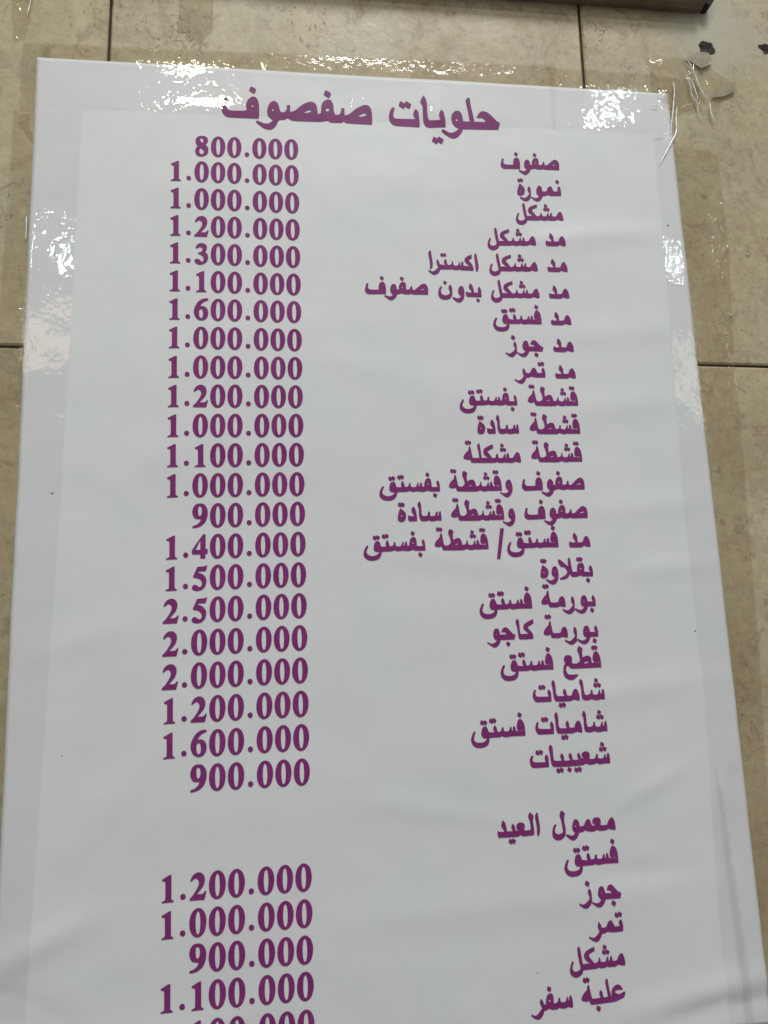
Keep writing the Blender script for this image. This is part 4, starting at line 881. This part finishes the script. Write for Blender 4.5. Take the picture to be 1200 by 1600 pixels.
left_strip = tape('clear_tape', [(0.0485, -0.0592), (0.0464, -0.1166), (0.0438, -0.2914), (0.0401, -0.4844), (0.0330, -0.7113), (0.0250, -0.985), (-0.035, -0.985), (-0.028, -0.50), (-0.0203, -0.0632)],
     'tall clear tape strip down the left edge of the poster', M_TAPE, ridges=[(0.002, -0.16, -0.001, -0.27, 0.0007, 0.0014)], lift=0.0013, rag=(5,), seed=3)
right_strip = tape('clear_tape', [(0.7549, -0.0743), (0.7538, -0.2022), (0.7445, -0.3241), (0.7440, -0.3828), (0.7330, -0.66), (0.712, -0.99), (0.6591, -0.99), (0.6593, -0.8659), (0.6673, -0.6913), (0.6658, -0.5152), (0.6738, -0.2046), (0.6765, -0.0579)],
     'tall clear tape strip down the right edge of the poster', M_TAPE,
     ridges=[(0.6985, -0.172, 0.7000, -0.255, 0.0006, 0.0013), (0.6925, -0.055, 0.678, -0.105, 0.0008, 0.0010), (0.672, -0.74, 0.690, -0.93, 0.0005, 0.003), (0.664, -0.72, 0.676, -0.95, 0.0004, 0.003)],
     lift=0.0019, rag=(5,), seed=4)
corner = tape('crumpled_tape', [(0.6752, 0.0477), (0.700, 0.0492), (0.7249, 0.0495), (0.7560, 0.040), (0.7850, 0.0200), (0.7840, 0.0060), (0.7690, -0.003), (0.7560, -0.030), (0.7500, -0.0065), (0.7089, -0.0248), (0.690, -0.012)],
     'crumpled clear tape over the upper right corner of the poster with folded flaps', M_TAPE_WALL,
     ridges=[(0.7249, 0.0495, 0.7500, -0.0065, 0.0030, 0.0012), (0.7290, 0.022, 0.7400, -0.018, 0.0022, 0.0011), (0.7340, 0.020, 0.7450, -0.010, 0.0020, 0.0010), (0.7500, -0.0065, 0.7555, -0.028, 0.0020, 0.0009),
             (0.7089, -0.0235, 0.7500, -0.0065, 0.0016, 0.0011), (0.679, 0.046, 0.682, 0.033, 0.0010, 0.0012), (0.7500, -0.006, 0.784, 0.014, 0.0014, 0.0012)],
     lift=0.0024, step=0.0024, rag=(0, 4, 5), seed=5, rumple=0.0008)
corner['category'] = 'tape'
def flap(poly, y0, y1, name, label):
    c = Vector(poly[0]); n = len(poly); vs, fs = [], []
    for k_, off in enumerate((0.0, 0.0004)):
        for i, q in enumerate(poly):
            t = min(1.0, (Vector(q) - c).length / 0.03)
            vs.append((q[0], -(WALL_Y * 0 + y0 + (y1 - y0) * t) - off + 0.0005 * noise.noise((q[0] * 90, q[1] * 90, 2)), q[1] + ZO))
    fs = [tuple(range(n)), tuple(range(2 * n - 1, n - 1, -1))] + [(i, (i + 1) % n, n + (i + 1) % n, n + i) for i in range(n)]
    o = link_mesh(name, vs, fs, M_FLAP, None)
    child_of(o, corner)
    o['label'] = label
    return o
flap([(0.7271, 0.0479), (0.7340, 0.0505), (0.7426, 0.0559), (0.7500, 0.0562), (0.7563, 0.0551), (0.7585, 0.0505), (0.7600, 0.0450), (0.7570, 0.0406), (0.7450, 0.0346), (0.7360, 0.0410)], 0.001, 0.0028, 'folded_flap', 'beige folded back tape end below the drill hole')
flap([(0.7535, -0.0030), (0.7600, 0.0060), (0.7672, 0.0097), (0.7770, 0.0165), (0.7871, 0.0195), (0.7855, 0.0120), (0.7847, 0.0066), (0.7698, -0.0010)], 0.0015, 0.0028, 'folded_flap', 'thin folded tape end pointing right')
scrap = tape('old_tape', [(-0.0289, 0.0900), (-0.0051, 0.0900), (-0.0060, 0.0630), (-0.0083, 0.0446), (-0.0137, 0.0197), (-0.0238, 0.0159), (-0.0280, 0.0420)],
     'torn scrap of clear tape on the tile at the upper left', M_TAPE_WALL, ridges=[(-0.010, 0.085, -0.0135, 0.060, 0.0012, 0.0010), (-0.0265, 0.066, -0.018, 0.052, 0.0012, 0.0012), (-0.023, 0.024, -0.020, 0.020, 0.0012, 0.001)],
     lift=0.0006, rag=(2, 3, 4, 5), seed=6, rumple=0.0004)
tape('old_tape', [(0.1455, 0.0960), (0.1811, 0.0960), (0.1798, 0.0448), (0.1740, 0.0380), (0.1663, 0.0265), (0.1600, 0.0330), (0.1554, 0.0289), (0.1490, 0.0400), (0.1419, 0.0389), (0.1440, 0.0700)],
     'dark torn strip of old tape on the tile above the left of the poster', M_OLD, lift=0.0005, rag=(2, 3, 4, 5, 6, 7), seed=7)
for o in bpy.data.objects:
    if o.name.startswith('old_tape'): o['group'] = 'old tape scraps on the tiles'

for pts, r in (([(0.7249, 0.0495), (0.7304, 0.0405), (0.7359, 0.0255), (0.7387, 0.0138), (0.7436, 0.0007), (0.7499, -0.0074)], .0010),
               ([(0.7247, 0.0256), (0.7275, 0.0148), (0.7296, -0.0027), (0.7348, -0.0133), (0.7346, -0.0225), (0.7385, -0.0306)], .0009),
               ([(0.7291, 0.0217), (0.7332, 0.0084), (0.7363, -0.0074)], .0008),
               ([(0.7505, -0.009), (0.7506, -0.0224), (0.7536, -0.0381)], .0009),
               ([(0.7126, -0.0204), (0.7230, -0.0150), (0.7300, -0.0135)], .0004)):
    crease_glint(corner, pts, r, 0.0030)
for pts, r in (([(0.7073, 0.0152), (0.7081, 0.0043), (0.7030, -0.0251), (0.6968, -0.0535)], .0010),
               ([(0.6756, -0.0193), (0.6858, -0.0195)], .0007)):
    crease_glint(top_right, pts, r, 0.0020)
for pts, r in (([(0.7088, -0.0182), (0.7054, -0.0358), (0.7037, -0.0515), (0.6921, -0.0725), (0.6799, -0.0925)], .0010),
               ([(0.6757, -0.0579), (0.6901, -0.0547)], .0007)):
    crease_glint(right_strip, pts, r, 0.0026)
crease_glint(left_strip, [(-0.0026, -0.1829), (-0.0022, -0.195), (-0.0024, -0.2074)], .0009, 0.0016)  # glint on the left edge put in as a white ridge
crease_glint(scrap, [(-0.0081, 0.0702), (-0.0100, 0.0590), (-0.0117, 0.0482)], .0009, 0.0012)
fold = tape('folded_layer', [(0.6690, -0.7500), (0.6740, -0.7600), (0.6790, -0.8560), (0.6800, -0.9050), (0.6830, -0.9830), (0.6740, -0.9830), (0.6730, -0.9050), (0.6710, -0.8500)],
            'slanting greyish doubled layer', M_DOUBLE, lift=0.0026, rag=(1, 2, 3), seed=8)
child_of(fold, right_strip)
for key in ('category', 'group'):
    if key in fold: del fold[key]
